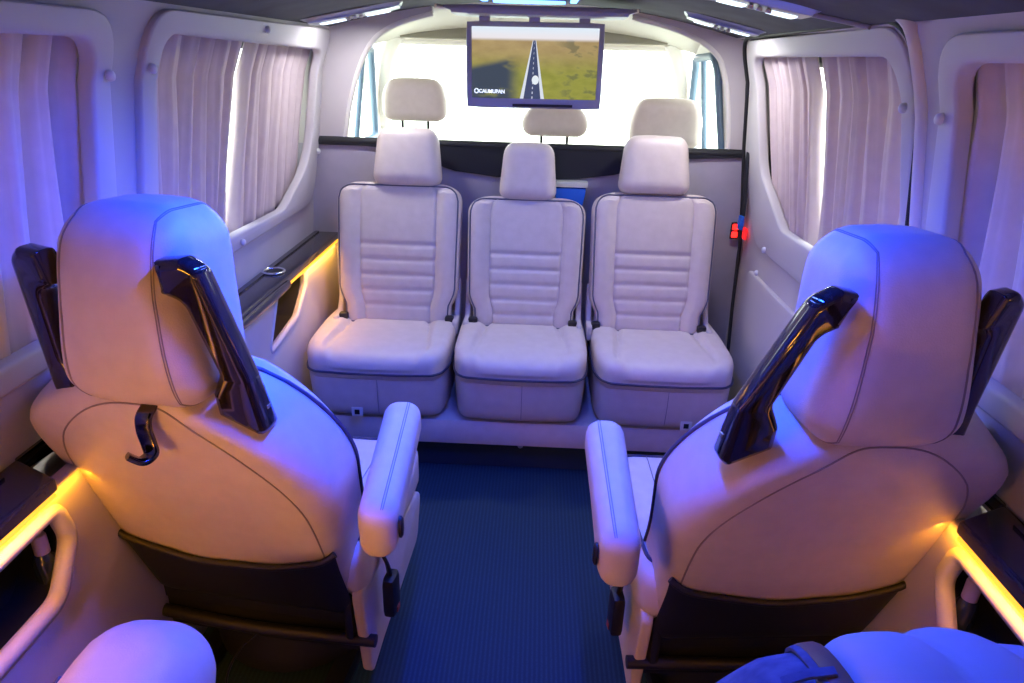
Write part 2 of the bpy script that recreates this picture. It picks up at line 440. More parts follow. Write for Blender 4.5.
curtain(-1, 1.48, 2.055, 1.462, .885, 7, 'pleated curtain of left middle window, half nearer the rear seats', taper=(0, -.09), seed=5)
curtain(-1, 2.105, 2.69, 1.455, .885, 7, 'pleated curtain of left middle window, half beside the bulkhead', taper=(-.08, -.06), amp=.020, seed=8, zb1=.96)
curtain(1, 1.43, 2.02, 1.455, .885, 7, 'pale pleated curtain covering rear half of sliding door window', taper=(-.03, -.01), seed=11)
curtain(1, 2.105, 2.56, 1.452, .885, 6, 'pale pleated curtain on sliding door window, half nearer the bulkhead', taper=(-.05, -.14), amp=.025, seed=14, zb1=.93)
curtain(1, .06, 1.345, 1.455, .875, 15, 'long pleated pink-lit curtain on right window nearest the camera', amp=.032, seed=17)
def rail(s, y0, y1, z, label):
    e = tube('curtain_rail', [(s * (W(z) + .086), y0, z), (s * (W(z) + .086), y1, z)], .008, BLACKPL, seg=8, flat=(1.6, .5))
    tag(e, label, 'curtain rail', 'curtain rails')
rail(-1, 1.50, 2.66, 1.430, 'black curtain rail above the two left middle curtains')
rail(1, 1.49, 2.55, 1.425, 'black curtain rail above the sliding door curtains')

# ------------------------------------------------------------------ side consoles with amber strips
def console(s, y0, y1, leds, label, far=False):
    e = empty('side_console', (s * .80, (y0 + y1) / 2, .715)); tag(e, label, 'console', 'dark wood side consoles')
    L = -Vector(e.location)
    def sh(g): return [Vector(v) + L for v in g[0]], g[1]
    xi, xo = .752, .858
    outl = [(xi, y0), (xo, y0), (xo, y1), (xi, y1)] + ([(xi, 1.60)] if far else []) + [(.853, 1.45), (.853, .99), (xi, .94)]
    if not far: outl = [(xi, y0), (xo, y0), (xo, y1), (.853, y1), (.853, .99), (xi, .94)]
    outl = rpoly(outl, .008)
    t = plate('wooden_top', [outl], .026, TABLEWOOD, lambda u, v, w: (s * u + L.x, v + L.y, .728 + w + L.z), parent=e, bevel=.006)
    for a, b in [(y0 + .01, .93)] + ([(1.62, y1 - .01)] if far else []):
        g = Pad((.016, b - a, .008), .003, (1, 2, 1), frame=lambda v: v + Vector((s * .838, (a + b) / 2, .7425)))
        mesh('inlay_line', *sh(g.geo()), PIANO, e)
    for a, b in leds:
        g = Pad((.010, b - a, .010), .004, (2, 2, 2), frame=lambda v: v + Vector((s * .757, (a + b) / 2, .710)))
        mesh('real_or_added_amber_strip', *sh(g.geo()), LEDY, e)
    if far:
        g = Pad((.03, .42, .03), .012, (4, 4, 4), frame=lambda v: v + Vector((s * .753, 1.87, .718)))
        mesh('rounded_lip', *sh(g.geo()), TABLEWOOD, e)
    return e
console(-1, YR + .02, YB - .01, [(-.55, .935), (2.10, 2.68)], 'dark glossy wood console ledge along left wall with cup holder', True)
console(1, YR + .02, 1.39, [(-.55, .935)], 'dark glossy wood console ledge along right wall behind the sliding door')

def cup(x, y, z, label):
    e = empty('cup_holder', (x, y, z)); tag(e, label, 'cup holder')
    V, F = [], []
    tube('chrome_ring', [(.034 * cos(a), .034 * sin(a), .003) for a in [2 * pi * k / 32 for k in range(32)]], .005, CHROME, e, closed=True)
    V, F = lathe_geo([(.030, .0005), (.030, .0015), (.0295, .002), (.002, .002)], seg=32); mesh('dark_well', V, F, BLACKPL, e)
cup(-.812, 2.12, .7415, 'chrome-ringed round cup holder in the left console')

# pocket boxes
def pocket(s, outline, label, depth=.07):
    e = plate('pocket_lining', [outline], .004, BLACKPL, lambda u, v, w: (s * (.80 + depth * .9 + w), u, v))
    tag(e, kind='structure')
    e.name = 'trim_7'
    V, F = [], []; n = len(outline)
    for k, x in enumerate((.797, .80 + depth * .9)):
        for p in outline: V.append((s * x, p[0], p[1]))
    for i in range(n): F.append((i, (i + 1) % n, n + (i + 1) % n, n + i))
    mesh('lining', V, F, BLACKPL, e)
    bead = tube('rim', [(s * (.776 + .012 * (1 - p[1] / .72)), p[0], p[1]) for p in outline], .016 if outline is PK_NEAR else .010, FRAME, e, closed=True)
big = lambda o, d: o
pocket(-1, PK_NEAR, ''); pocket(1, PK_NEAR, ''); pocket(-1, PK_FAR, '')

def bottle(x, y, z, label, tilt):
    e = empty('bottle', (x, y, z)); e.rotation_euler = (tilt, 0, 0)
    tag(e, label, 'bottle', 'small bottles in the side pockets')
    V, F = lathe_geo([(.015, 0), (.019, .003), (.020, .01), (.020, .052), (.016, .066), (.009, .074), (.008, .078)], seg=20); mesh('body', V, F, BOTTLE, e)
    V, F = lathe_geo([(.0125, .070), (.0125, .104), (.011, .108), (.006, .110)], seg=20); mesh('neck_wrap', V, F, LABELM, e)
    V, F = lathe_geo([(.006, .110), (.006, .118), (.010, .119), (.010, .130), (.008, .133)], seg=20); mesh('cap', V, F, WHITEPL, e)
bottle(-.812, .938, .512, 'small dark bottle with pale neck in the left wall pocket', 0)
bottle(.812, .938, .512, 'small dark bottle with pale neck in the right wall pocket', 0)

# ------------------------------------------------------------------ captain chairs
def seamtube(name, pad, plist, r, m, parent, off=.0005, closed=False, seg=6):
    return tube(name, [pad.at(p, off) for p in plist], r, m, parent, seg=seg, closed=closed)
def line(p, q, n=24): return [tuple(p[i] + (q[i] - p[i]) * k / n for i in range(3)) for k in range(n + 1)]
def face_rect(ax, sg, a0, a1, b0, b1, n=14, rad=.25):
    a, b = [i for i in range(3) if i != ax]
    pts = rpoly([(a0, b0), (a1, b0), (a1, b1), (a0, b1)], rad, 8); out = []
    m = len(pts)
    for i in range(m):
        p, q = pts[i], pts[(i + 1) % m]; k = max(1, int((q - p).length / .08))
        for j in range(k):
            r_ = p + (q - p) * j / k; v = [0, 0, 0]; v[ax] = sg; v[a] = r_[0]; v[b] = r_[1]; out.append(tuple(v))
    return out

def captain_chair(s, loc, rz, label, hook=False):
    """s = +1: aisle side is +x; origin on the floor under the cushion; faces +y"""
    e = empty('captain_chair', loc, rz); tag(e, label, 'captain chair')
    rec = radians(20)
    n_ = Vector((0, cos(rec), sin(rec))); u_ = Vector((0, -sin(rec), cos(rec)))
    fr = lambda c: (lambda v: Vector(c) + Vector((v.x, 0, 0)) + n_ * v.y + u_ * v.z)
    # backrest
    H, HW, T = .655, .280, .175
    def bd(v):
        z = v.z; top = H / 2; R = .27 if v.x * s > 0 else .15; f = 1.
        if z > top - R:
            d = z - (top - R); f = (HW - R + R * max(1 - (d / R) ** 2.0, 0) ** .5) / HW
        tt = min(1, max(0, (.16 - z) / .30)); f *= 1 - .08 * tt * tt * (3 - 2 * tt)
        if v.x * s < 0: f *= 1 - .105 * min(1, max(0, (.25 - z) / .10))
        y = v.y
        q = (v.x / HW)
        if y < 0: y -= .016 * (1 - q * q) * (1 - (z / .3) ** 2)     # rounded rear
        else:
            y += .018 * q * q - .010
        zz = z + (.022 * (1 - q * q) if z > .2 else 0) * (z - .2) / .1
        return (v.x * f, y, zz)
    bp = Pad((2 * HW, T, H), .055, (30, 10, 34), bd, fr((0, -.270, .600)))
    br = bp.build('backrest', LEATHER, e)
    # rear panel seam: arch across the rear face
    path = []
    for k in range(71):
        th = pi * (k / 70) ; cc, ss = cos(th), sin(th)
        path.append((-.91 * math.copysign(abs(cc) ** .55, cc), -1, -.95 + 1.91 * ss ** .75))
    seamtube('rear_seam', bp, path, .0016, LEATHER_D, br, off=.0003)
    # dark piping round the front edge
    fp = face_rect(1, 1, -.90, .90, -.93, .93, rad=.3)
    fp = []
    for k in range(120):
        th = 2 * pi * k / 120; c_, s_ = cos(th), sin(th); m_ = max(abs(c_), abs(s_)); fp.append((c_ / m_, .62, s_ / m_))
    seamtube('front_piping', bp, fp, .0042, PIPING, br, off=.002, closed=True)
    # black map pocket over the lower back
    V, F = [], []; nu, nv = 34, 12
    for k, off in enumerate((.0085, .001)):
        for j in range(nv + 1):
            for i in range(nu + 1):
                a = -1 + 2 * i / nu; ztop = -.17 - .15 * (1 - a * a) - .02 * a * s + .010 * sin(9 * a) * (1 - a * a)
                p = [a * .985, -1, -.985 + (ztop + .985) * j / nv]
                V.append(bp.at(p, off))
    N = (nu + 1) * (nv + 1); n = nu + 1
    for j in range(nv):
        for i in range(nu):
            F.append((j * n + i, j * n + i + 1, (j + 1) * n + i + 1, (j + 1) * n + i)); F.append((N + j * n + i, N + (j + 1) * n + i, N + (j + 1) * n + i + 1, N + j * n + i + 1))
    for i in range(nu): F.append((nv * n + i, nv * n + i + 1, N + nv * n + i + 1, N + nv * n + i)); F.append((i, N + i, N + i + 1, i + 1))
    for j in range(nv): F.append((j * n, (j + 1) * n, N + (j + 1) * n, N + j * n)); F.append((j * n + nu, N + j * n + nu, N + (j + 1) * n + nu, (j + 1) * n + nu))
    mp = mesh('rear_pocket', V, F, BLACKLEATHER, br)
    tube('pocket_hem', [V[nv * n + i] for i in range(nu + 1)], .007, BLACKLEATHER, br, seg=8)
    # headrest
    def hd(v):
        q = max(-1, min(1, v.z / .157)); f = 1 - .07 * max(0, q) ** 2 + .17 * max(0, -q + .2) * (1 - .35 * max(0, -q) ** 4)
        yy = v.y * (1 - .30 * abs(q) ** 3) + .012 * q
        if v.y < 0: yy -= .010 * (1 - (v.x / .108) ** 2) * (1 - q * q)
        return (v.x * (f), yy, v.z + .010 * (1 - (v.x / .108) ** 2) * (1 if v.z > 0 else -.6))
    rec2 = radians(-3); n2 = Vector((0, cos(rec2), sin(rec2))); u2 = Vector((0, -sin(rec2), cos(rec2)))
    hc = Vector((0, -.375, 1.034))
    hp = Pad((.220 if s > 0 else .211, .205, .312), .056, (24, 22, 30), hd, lambda v: hc + Vector((v.x, 0, 0)) + n2 * v.y + u2 * v.z)
    hr = hp.build('headrest', LEATHER, e)
    for sg in (-1, 1):   # side seams run round the side panels
        for dpx in (.70, .735):
            ring = []
            for k in range(96):
                th = 2 * pi * k / 96; c_, s_ = cos(th), sin(th); m_ = max(abs(c_), abs(s_)); ring.append((sg * dpx, c_ / m_, s_ / m_))
            seamtube('side_seam', hp, ring, .0010, LEATHER_D, hr, off=.0002, closed=True)
    for sg in (-1, 1):
        tube('headrest_post', [hc + Vector((sg * .05, 0, 0)) - u2 * .13, hc + Vector((sg * .05, .01, 0)) - u2 * .21], .006, CHROME, e)
    # lacquered grab handles between headrest and shoulders
    for sg in (-1, 1):
        od = {(1, 1): -.010, (1, -1): -.006, (-1, -1): .026, (-1, 1): -.022}[(s, sg)]; x0 = .088 if s > 0 else .104
        ol = rpoly([(x0, 1.136), (.132, 1.142), (.158, 1.124), (.200, .935), (.208, .838), (.196, .824), (.128, .862), (.130, .905), (.148, .945), (.122, 1.070), (x0, 1.082)],
                   [.004, .012, .03, .05, .012, .010, .012, .012, .02, .03, .004], 6)
        hnd = plate('grab_handle', [ol], .044, PIANO, lambda u, v, w: (sg * ((u if sg == s else .098 + (u - x0) * .72) + od * min(1, max(0, (1.13 - v) / .10))), -.405 - .052 * (v - .87) / .25 + w * (1 + .25 * (v < .93)), v), parent=e, bevel=.013, ang=60)
        g = Pad((.004, .012, .006), .001, (1, 1, 1), frame=lambda v: Vector((sg * ((.205 if sg == s else .182) + od), -.40, .875)) + v); mesh('silver_rivet', *g.geo(), SILVER, hnd)
    if hook:
        hx = .018
        P = smooth_path([(hx, -.448, .885), (hx, -.470, .872), (hx - .001, -.474, .850), (hx + .006, -.478, .826), (hx + .011, -.484, .812), (hx + .004, -.500, .808), (hx - .010, -.510, .822)], 6)
        hk = tube('bag_hook', P, .014, DKCHROME, e, seg=12, flat=(1.0, .35), up=(1, 0, 0))
    # cushion
    def cd(v):
        q = v.x / .265
        z = v.z
        if z > 0: z += .012 * q * q - .006 + .01 * max(0, v.y / .25)
        return (v.x * (1 - .05 * (v.y > .1) * (v.y - .1) / .15), v.y, z)
    cp = Pad((.53, .46, .13), .045, (20, 20, 8), cd, lambda v: v + Vector((s * .02, -.04, .405)))
    cu = cp.build('seat_cushion', LEATHER, e)
    seamtube('cushion_piping', cp, face_rect(2, 1, -.93, .93, -.93, .93, rad=.3), .004, PIPING, cu, off=.002, closed=True)
    seamtube('cushion_seam', cp, [(-.62, y_, 1) for y_ in [-.9 + 1.8 * k / 20 for k in range(21)]], .0015, LEATHER_D, cu)
    seamtube('cushion_seam', cp, [(.62, y_, 1) for y_ in [-.9 + 1.8 * k / 20 for k in range(21)]], .0015, LEATHER_D, cu)
    # armrests
    for sg in (-1, 1):
        def ad(v):
            t = v.y / .21
            return (v.x * (1 + .08 * t), v.y, v.z * (1 + .12 * (-t if t < 0 else .6 * -t)) + (0 if v.z > 0 else -.018 * max(0, -t)))
        tl = radians(4); an = Vector((0, cos(tl), sin(tl))); au = Vector((0, -sin(tl), cos(tl)))
        wc, wy = ((-.231, 1.17), radians(3)) if s > 0 else ((.2105, 1.125), 0)
        rel = Matrix.Rotation(-rz, 3, 'Z') @ (Vector((wc[0], wc[1], 0)) - Vector(loc))
        rot = (wy - rz) * (1 if sg == s else -1); ax = rel.x * (1 if sg == s else -.88)
        c_ = Vector((ax, rel.y, .640))
        apd = Pad((.078, .40, .098), .034, (10, 24, 10), ad, lambda v, c_=c_, rot=rot: c_ + Matrix.Rotation(rot, 3, 'Z') @ (Vector((v.x, 0, 0)) + an * v.y + au * v.z))
        ar = apd.build('armrest', LEATHER, e)
        for q in (.30, .42):
            seamtube('armrest_stitch', apd, [(sg * q, y_, 1) for y_ in [-.95 + 1.9 * k / 30 for k in range(31)]], .0009, LEATHER_D, ar)
        V, F = lathe_geo([(.017, 0), (.017, .004), (.013, .007)], seg=18)
        Rm = Matrix.Rotation(sg * pi / 2, 3, 'Y')
        V = [Rm @ Vector((v[0] * 1.35, v[1] * .75, v[2])) for v in V]; V = [c_ + Matrix.Rotation(rot, 3, 'Z') @ (v + Vector((sg * .038, -.165, -.020))) for v in V]
        mesh('pivot_cover', V, F, BLACKPL, ar)
    # side valances
    for sg in (-1, 1):
        ol = rpoly([(-.235, .10), (-.15, .13), (.13, .20), (.17, .335), (-.20, .37), (-.27, .37)], [.015, .03, .05, .03, .01, .03], 5)
        x = sg * (.262 if sg == s else .240)
        v_ = plate('side_panel', [ol], .026, LEATHER, lambda u, v, w: (x + w, u, v), parent=e, bevel=.007)
    # recline lever and belt buckle on the aisle side
    x = s * .293
    lv = tube('seat_belt_strap', smooth_path([(x - s * .01, -.18, .415), (x + s * .004, -.19, .405), (x + s * .010, -.185, .38), (x + s * .012, -.18, .35)], 5), .012, BLACKPL, e, flat=(.35, 1), up=(1, 0, 0), seg=12)
    g = Pad((.030, .050, .105), .010, (4, 4, 6), frame=lambda v: Vector((x + s * .016, -.185, .300)) + v); mesh('belt_buckle', *g.geo(), BLACKPL, e)
    g = Pad((.004, .018, .016), .002, (2, 2, 2), frame=lambda v: Vector((x + s * .031, -.185, .262)) + v); mesh('red_release_button', *g.geo(), mat('red_button', (.35, .05, .03), .4), e)
    # crossbar, recliner shafts, base
    cb = tube('rear_crossbar', smooth_path([(-.285, -.225, .28), (-.26, -.245, .225), (-.15, -.25, .212), (0, -.25, .205), (.15, -.25, .212), (.29, -.245, .215)] if s > 0 else [(.285, -.225, .28), (.26, -.245, .225), (.15, -.25, .212), (0, -.25, .205), (-.15, -.25, .212), (-.29, -.245, .215)], 6), .014, BLACKPL, e, seg=12)
    g = Pad((.50, .035, .20), .012, (6, 3, 4), frame=lambda v: v + Vector((0, -.215, .255))); mesh('lower_shell', *g.geo(), BLACKPL, e)
    tube('recliner_shaft', [(-.26, -.21, .34), (.26, -.21, .34)], .02, BLACKPL, e, seg=12)
    for sg in (-1, 1):
        g = Pad((.022, .10, .16), .008, (3, 6, 6), frame=lambda v: v + Vector((sg * .235, -.21, .29))); mesh('recliner_cover', *g.geo(), BLACKPL, e)
    g = Pad((.49, .44, .10), .012, (6, 6, 3), frame=lambda v: v + Vector((0, -.02, .29))); mesh('seat_pan', *g.geo(), BLACKPL, e)
    V, F = lathe_geo([(.21, .045), (.21, .09), (.20, .11), (.20, .24), (.21, .245)], (0, -.02, 0), 28); mesh('swivel_column', V, F, BLACKPL, e)
    for sg in (-1, 1):
        g = Pad((.05, .52, .045), .008, (3, 6, 3), frame=lambda v: v + Vector((sg * .17, -.02, .023))); mesh('floor_rail', *g.geo(), BLACKPL, e)
    tube('wiring_cable', smooth_path([(s * .02, -.245, .20), (s * -.03, -.27, .15), (s * -.06, -.29, .08), (s * -.06, -.30, .006)], 6), .003, BLACKPL, e, seg=6)
    return e
captain_chair(1, (-.532, 1.40, 0), radians(-7), 'beige leather captain chair with black handles and a chrome bag hook below the headrest', hook=True)
captain_chair(-1, (.545, 1.37, 0), radians(5), 'beige leather captain chair in front of right console, no bag hook')

# ------------------------------------------------------------------ bench of three seats facing the camera
def bench_seat(cx, w, wb, top, hw, label, tagside=None, bx=0, hx=0, hup=0):
    e = empty('passenger_seat', (cx, 2.30, 0)); tag(e, label, 'seat', 'three beige seats in front of the bulkhead')
    # cushion: rounded in front
    hwid = w / 2
    def cd(v):
        q = v.x / hwid; z = v.z; y = v.y
        if z > 0:
            for sx in (-1, 1):
                z -= .011 * exp(-((v.x - sx * (hwid * .62 - .03 * (y / .22))) / .009) ** 2) * (1 if y > -.19 else 0)
            z += .006 * (1 - (y / .24) ** 2) + (.010 if abs(q) > .62 else 0) * min(1, (abs(q) - .62) / .1)
            z -= .010 * max(0, (y - .05) / .2)
            z -= .02 * max(0, (-y - .15) / .09) ** 2
        f = 1
        if y < -.10: f = 1 - .13 * ((-y - .10) / .14) ** 2.4
        return (v.x * f, y - .012 * (1 - q * q) * (1 if y < 0 else 0), z)
    cp = Pad((w, .48, .10), .03, (64, 24, 8), cd, lambda v: v + Vector((0, .02, .425)))
    cu = cp.build('seat_cushion', LEATHER, e)
    def at_off(px, py): return cp.at((px, py, .0))
    pp = []
    for k in range(40): pp.append((-1, 1 - 2 * k / 39 * .97, -.35))
    front = [(-1 + 2 * k / 40, -1, -.35) for k in range(41)]
    right = [(-p[0], p[1], p[2]) for p in pp[::-1]]
    path = [cp.at(p, .002) for p in pp + front[1:-1] + right]
    tube('cushion_piping', path, .0045, PIPING, cu, seg=6)
    # skirt under the cushion
    def sd(v):
        f = 1
        if v.y < -.10: f = 1 - .13 * ((-v.y - .10) / .14) ** 2.4
        f *= 1 + .02 * (v.z / .09) 
        return (v.x * f, v.y - .012 * (1 - (v.x / hwid) ** 2) * (1 if v.y < 0 else 0) + .012 * (v.z < 0) * (v.y < 0) * (-v.z / .09), v.z)
    sp = Pad((w - .008, .46, .19), .028, (20, 14, 8), sd, lambda v: v + Vector((0, .022, .322)))
    sk = sp.build('seat_skirt', LEATHER, e)
    seamtube('skirt_seam', sp, [(0.05, -1, .7 - 1.5 * k / 12) for k in range(13)], .0012, LEATHER_D, sk)
    if tagside is not None:
        g = Pad((.040, .004, .034), .0015, (1, 1, 1), frame=lambda v: v + Vector((tagside, -.232, .262))); t_ = mesh('anchor_tag', *g.geo(), WHITEPL, sk)
        g = Pad((.018, .004, .018), .0015, (1, 1, 1), frame=lambda v: v + Vector((tagside, -.235, .262))); mesh('anchor_slot', *g.geo(), BLACKPL, t_)
    # backrest
    Hb = top - .44; th = .085; hb = wb / 2
    zc = (top + .44) / 2
    rec = radians(14); n_ = Vector((0, cos(rec), -sin(rec))); u_ = Vector((0, sin(rec), cos(rec)))
    def bd(v):
        z = v.z; t = z / (Hb / 2); f = 1.
        R = .07; d = z - (Hb / 2 - R)
        if d > 0: f = (hb - R + sqrt(max(0, R * R - d * d))) / hb
        if t < -.45: f *= 1 - .11 * min(1, ((-t - .45) / .25)) ** 1.5
        f *= 1 + .015 * sin(pi * min(max(t, -1), 1) * .5)
        y = v.y; q = v.x
        if y < 0:
            inner = hb * .62
            for sx in (-1, 1): y += .006 * exp(-((q - sx * inner) / .005) ** 2)
            if abs(q) < inner:
                for k in range(7):
                    zk = Hb * .075 - k * .057
                    if k < 5: y += .0065 * exp(-((z - zk) / .008) ** 2)
            elif t < .9: y -= .012 * min(1, (abs(q) - inner) / .03) * (1 - max(0, (abs(q) / hb - .8) / .2) ** 2)
            y -= .008 * (1 - t * t)
        return (v.x * f, y, z)
    c0 = Vector((bx, .205, zc))
    bp = Pad((wb, th, Hb), .032, (72, 8, 84), bd, lambda v: c0 + Vector((v.x, 0, 0)) + n_ * v.y + u_ * v.z)
    br = bp.build('backrest', LEATHER, e)
    seamtube('backrest_piping', bp, face_rect(1, -1, -.965, .965, -.97, .97, rad=.12), .003, PIPING_G, br, off=.002, closed=True)
    # headrest
    hz = (top + .085 if hw > .22 else top + .095) + hup
    Hh = .205; hz -= .012
    hp = Pad((hw, .10, Hh), .04, (16, 10, 14), lambda v: (v.x * (1 - .08 * (v.z / .09)), v.y - .008 * (1 - (v.x / hw * 2) ** 2) * (v.y < 0), v.z + .004 * (v.z > 0) * (1 - (v.x * 2 / hw) ** 2)),
             lambda v: Vector((hx, .275, hz)) + Vector((v.x, 0, 0)) + n_ * v.y + u_ * v.z)
    hp.build('headrest', LEATHER, e)
    for sg in (-1, 1): tube('headrest_post', [(hx + sg * .05, .262, top - .03), (hx + sg * .05, .27, hz - .05)], .005, CHROME, e)
    # hinge shells and buckles each side
    for sg in (-1, 1):
        ol = rpoly([(.08, .44), (.22, .44), (.235, .52), (.235, .62), (.205, .63), (.185, .55), (.15, .50), (.08, .50)], .012, 4)
        plate('hinge_cover', [ol], .02, WHITEPL_B, lambda u, v, w: (bx + sg * (hb - .006) + w, u - .02, v), parent=e, bevel=.006)
        g = Pad((.034, .03, .03), .008, (4, 4, 4), frame=lambda v: v + Vector((bx + sg * (hb - .03), .095, .492))); mesh('belt_buckle', *g.geo(), BLACKPL, e)
    return e
WHITEPL_B = mat('beige_hinge_plastic', (.60, .54, .52), .5)
bench_seat(-.491, .500, .462, .975, .24, 'beige passenger seat below the left cab headrest, warmed by the amber strip', -.06, bx=.022, hx=.052, hup=.012)
bench_seat(.009, .468, .436, .938, .20, 'beige passenger seat in the middle of three, lower and narrower than its neighbours')
bench_seat(.508, .480, .456, .968, .245, 'beige passenger seat beside the sliding door, right of the middle seat', .08, bx=-.026, hx=-.036, hup=.018)

# plinth the bench stands on
e = empty('bench_plinth', (0, 2.4, 0)); tag(e, 'long beige padded plinth under the three bench seats with dark recessed kickboard', 'plinth')
g = Pad((1.50, .55, .105), .02, (10, 4, 4), frame=lambda v: v + Vector((0, -.015, .170))); mesh('padded_rail', *g.geo(), LEATHER, e)
g = Pad((1.46, .50, .125), .004, (4, 2, 2), frame=lambda v: v + Vector((0, .015, .063))); mesh('kickboard', *g.geo(), RISER, e)
V, F = lathe_geo([(.010, 0), (.010, .003), (.006, .006)], seg=14); R_ = Matrix.Rotation(pi / 2, 3, 'X')
mesh('bolt', [R_ @ Vector(v) + Vector((.02, -.236, .095)) for v in V], F, SILVER, e)

# ------------------------------------------------------------------ small things round the bulkhead
e = empty('storage_box', (.172, 2.665, .885)); tag(e, 'small blue holder with pale rim on the bulkhead behind the middle seat', 'holder')
g = Pad((.112, .05, .085), .008, (3, 3, 3), lambda v: (v.x * (1 + .12 * v.z / .04), v.y, v.z), lambda v: v + Vector((0, 0, .03))); mesh('blue_body', *g.geo(), BLUEPL, e)
g = Pad((.132, .055, .022), .004, (3, 2, 2), frame=lambda v: v + Vector((0, 0, .085))); mesh('pale_rim', *g.geo(), mat('pale_grey_rim', (.70, .72, .62), .5), e)

e = empty('marker_lamp', (.832, 2.688, .805)); tag(e, 'small glowing red lamp low on the bulkhead by the sliding door', 'lamp')
g = Pad((.034, .010, .068), .004, (3, 2, 4), frame=lambda v: v); mesh('housing', *g.geo(), BLACKPL, e)
for z in (-.015, .015):
    g = Pad((.024, .008, .024), .004, (3, 2, 3), frame=lambda v: v + Vector((0, -.005, z))); mesh('red_lens_or_glow', *g.geo(), REDLED, e)
e = empty('door_red_glow', (.846, 2.60, .815)); tag(e, 'painted red glow of the bulkhead lamp on front edge of the sliding door', 'reflection')  # emissive patch painted in for the bulkhead lamp mirrored in the door
g = Pad((.010, .035, .045), .003, (2, 3, 4)); mesh('red_lens_or_glow', *g.geo(), mat('painted_red_glow', (.8, .02, .03), .15, emis=(1, .02, .02), estr=.8), e)

e = empty('seat_belt', (.815, 2.60, .9)); tag(e, 'black seat belt hanging between the bulkhead and the sliding door with blue buckle', 'seat belt')
tube('webbing', smooth_path([(.0, .02, .30), (.006, .02, .15), (.016, .015, .03), (.018, .01, -.02)], 6), .022, BLACKCLOTH, e, flat=(.1, 1.), up=(1, 0, 0), seg=12)
g = Pad((.016, .040, .055), .006, (3, 3, 4), frame=lambda v: v + Vector((.012, .01, -.045))); mesh('blue_buckle', *g.geo(), BLUEPL, e)

# ------------------------------------------------------------------ television
e = empty('television', (.018, 2.40, 1.39)); tag(e, 'flip-down television hanging from the ceiling showing a road through moorland', 'television')
tv = lambda v: v
Ra = Matrix.Rotation(radians(-.5), 3, 'Y')
tf = lambda v: Ra @ v
g = Pad((.445, .028, .262), .008, (8, 3, 6), frame=tf); mesh('housing', *g.geo(), TVBODY, e)
g = Pad((.20, .006, .010), .002, (4, 1, 1), frame=lambda v: tf(v + Vector((.03, -.014, -.121)))); mesh('control_strip', *g.geo(), BLACKPL, e)

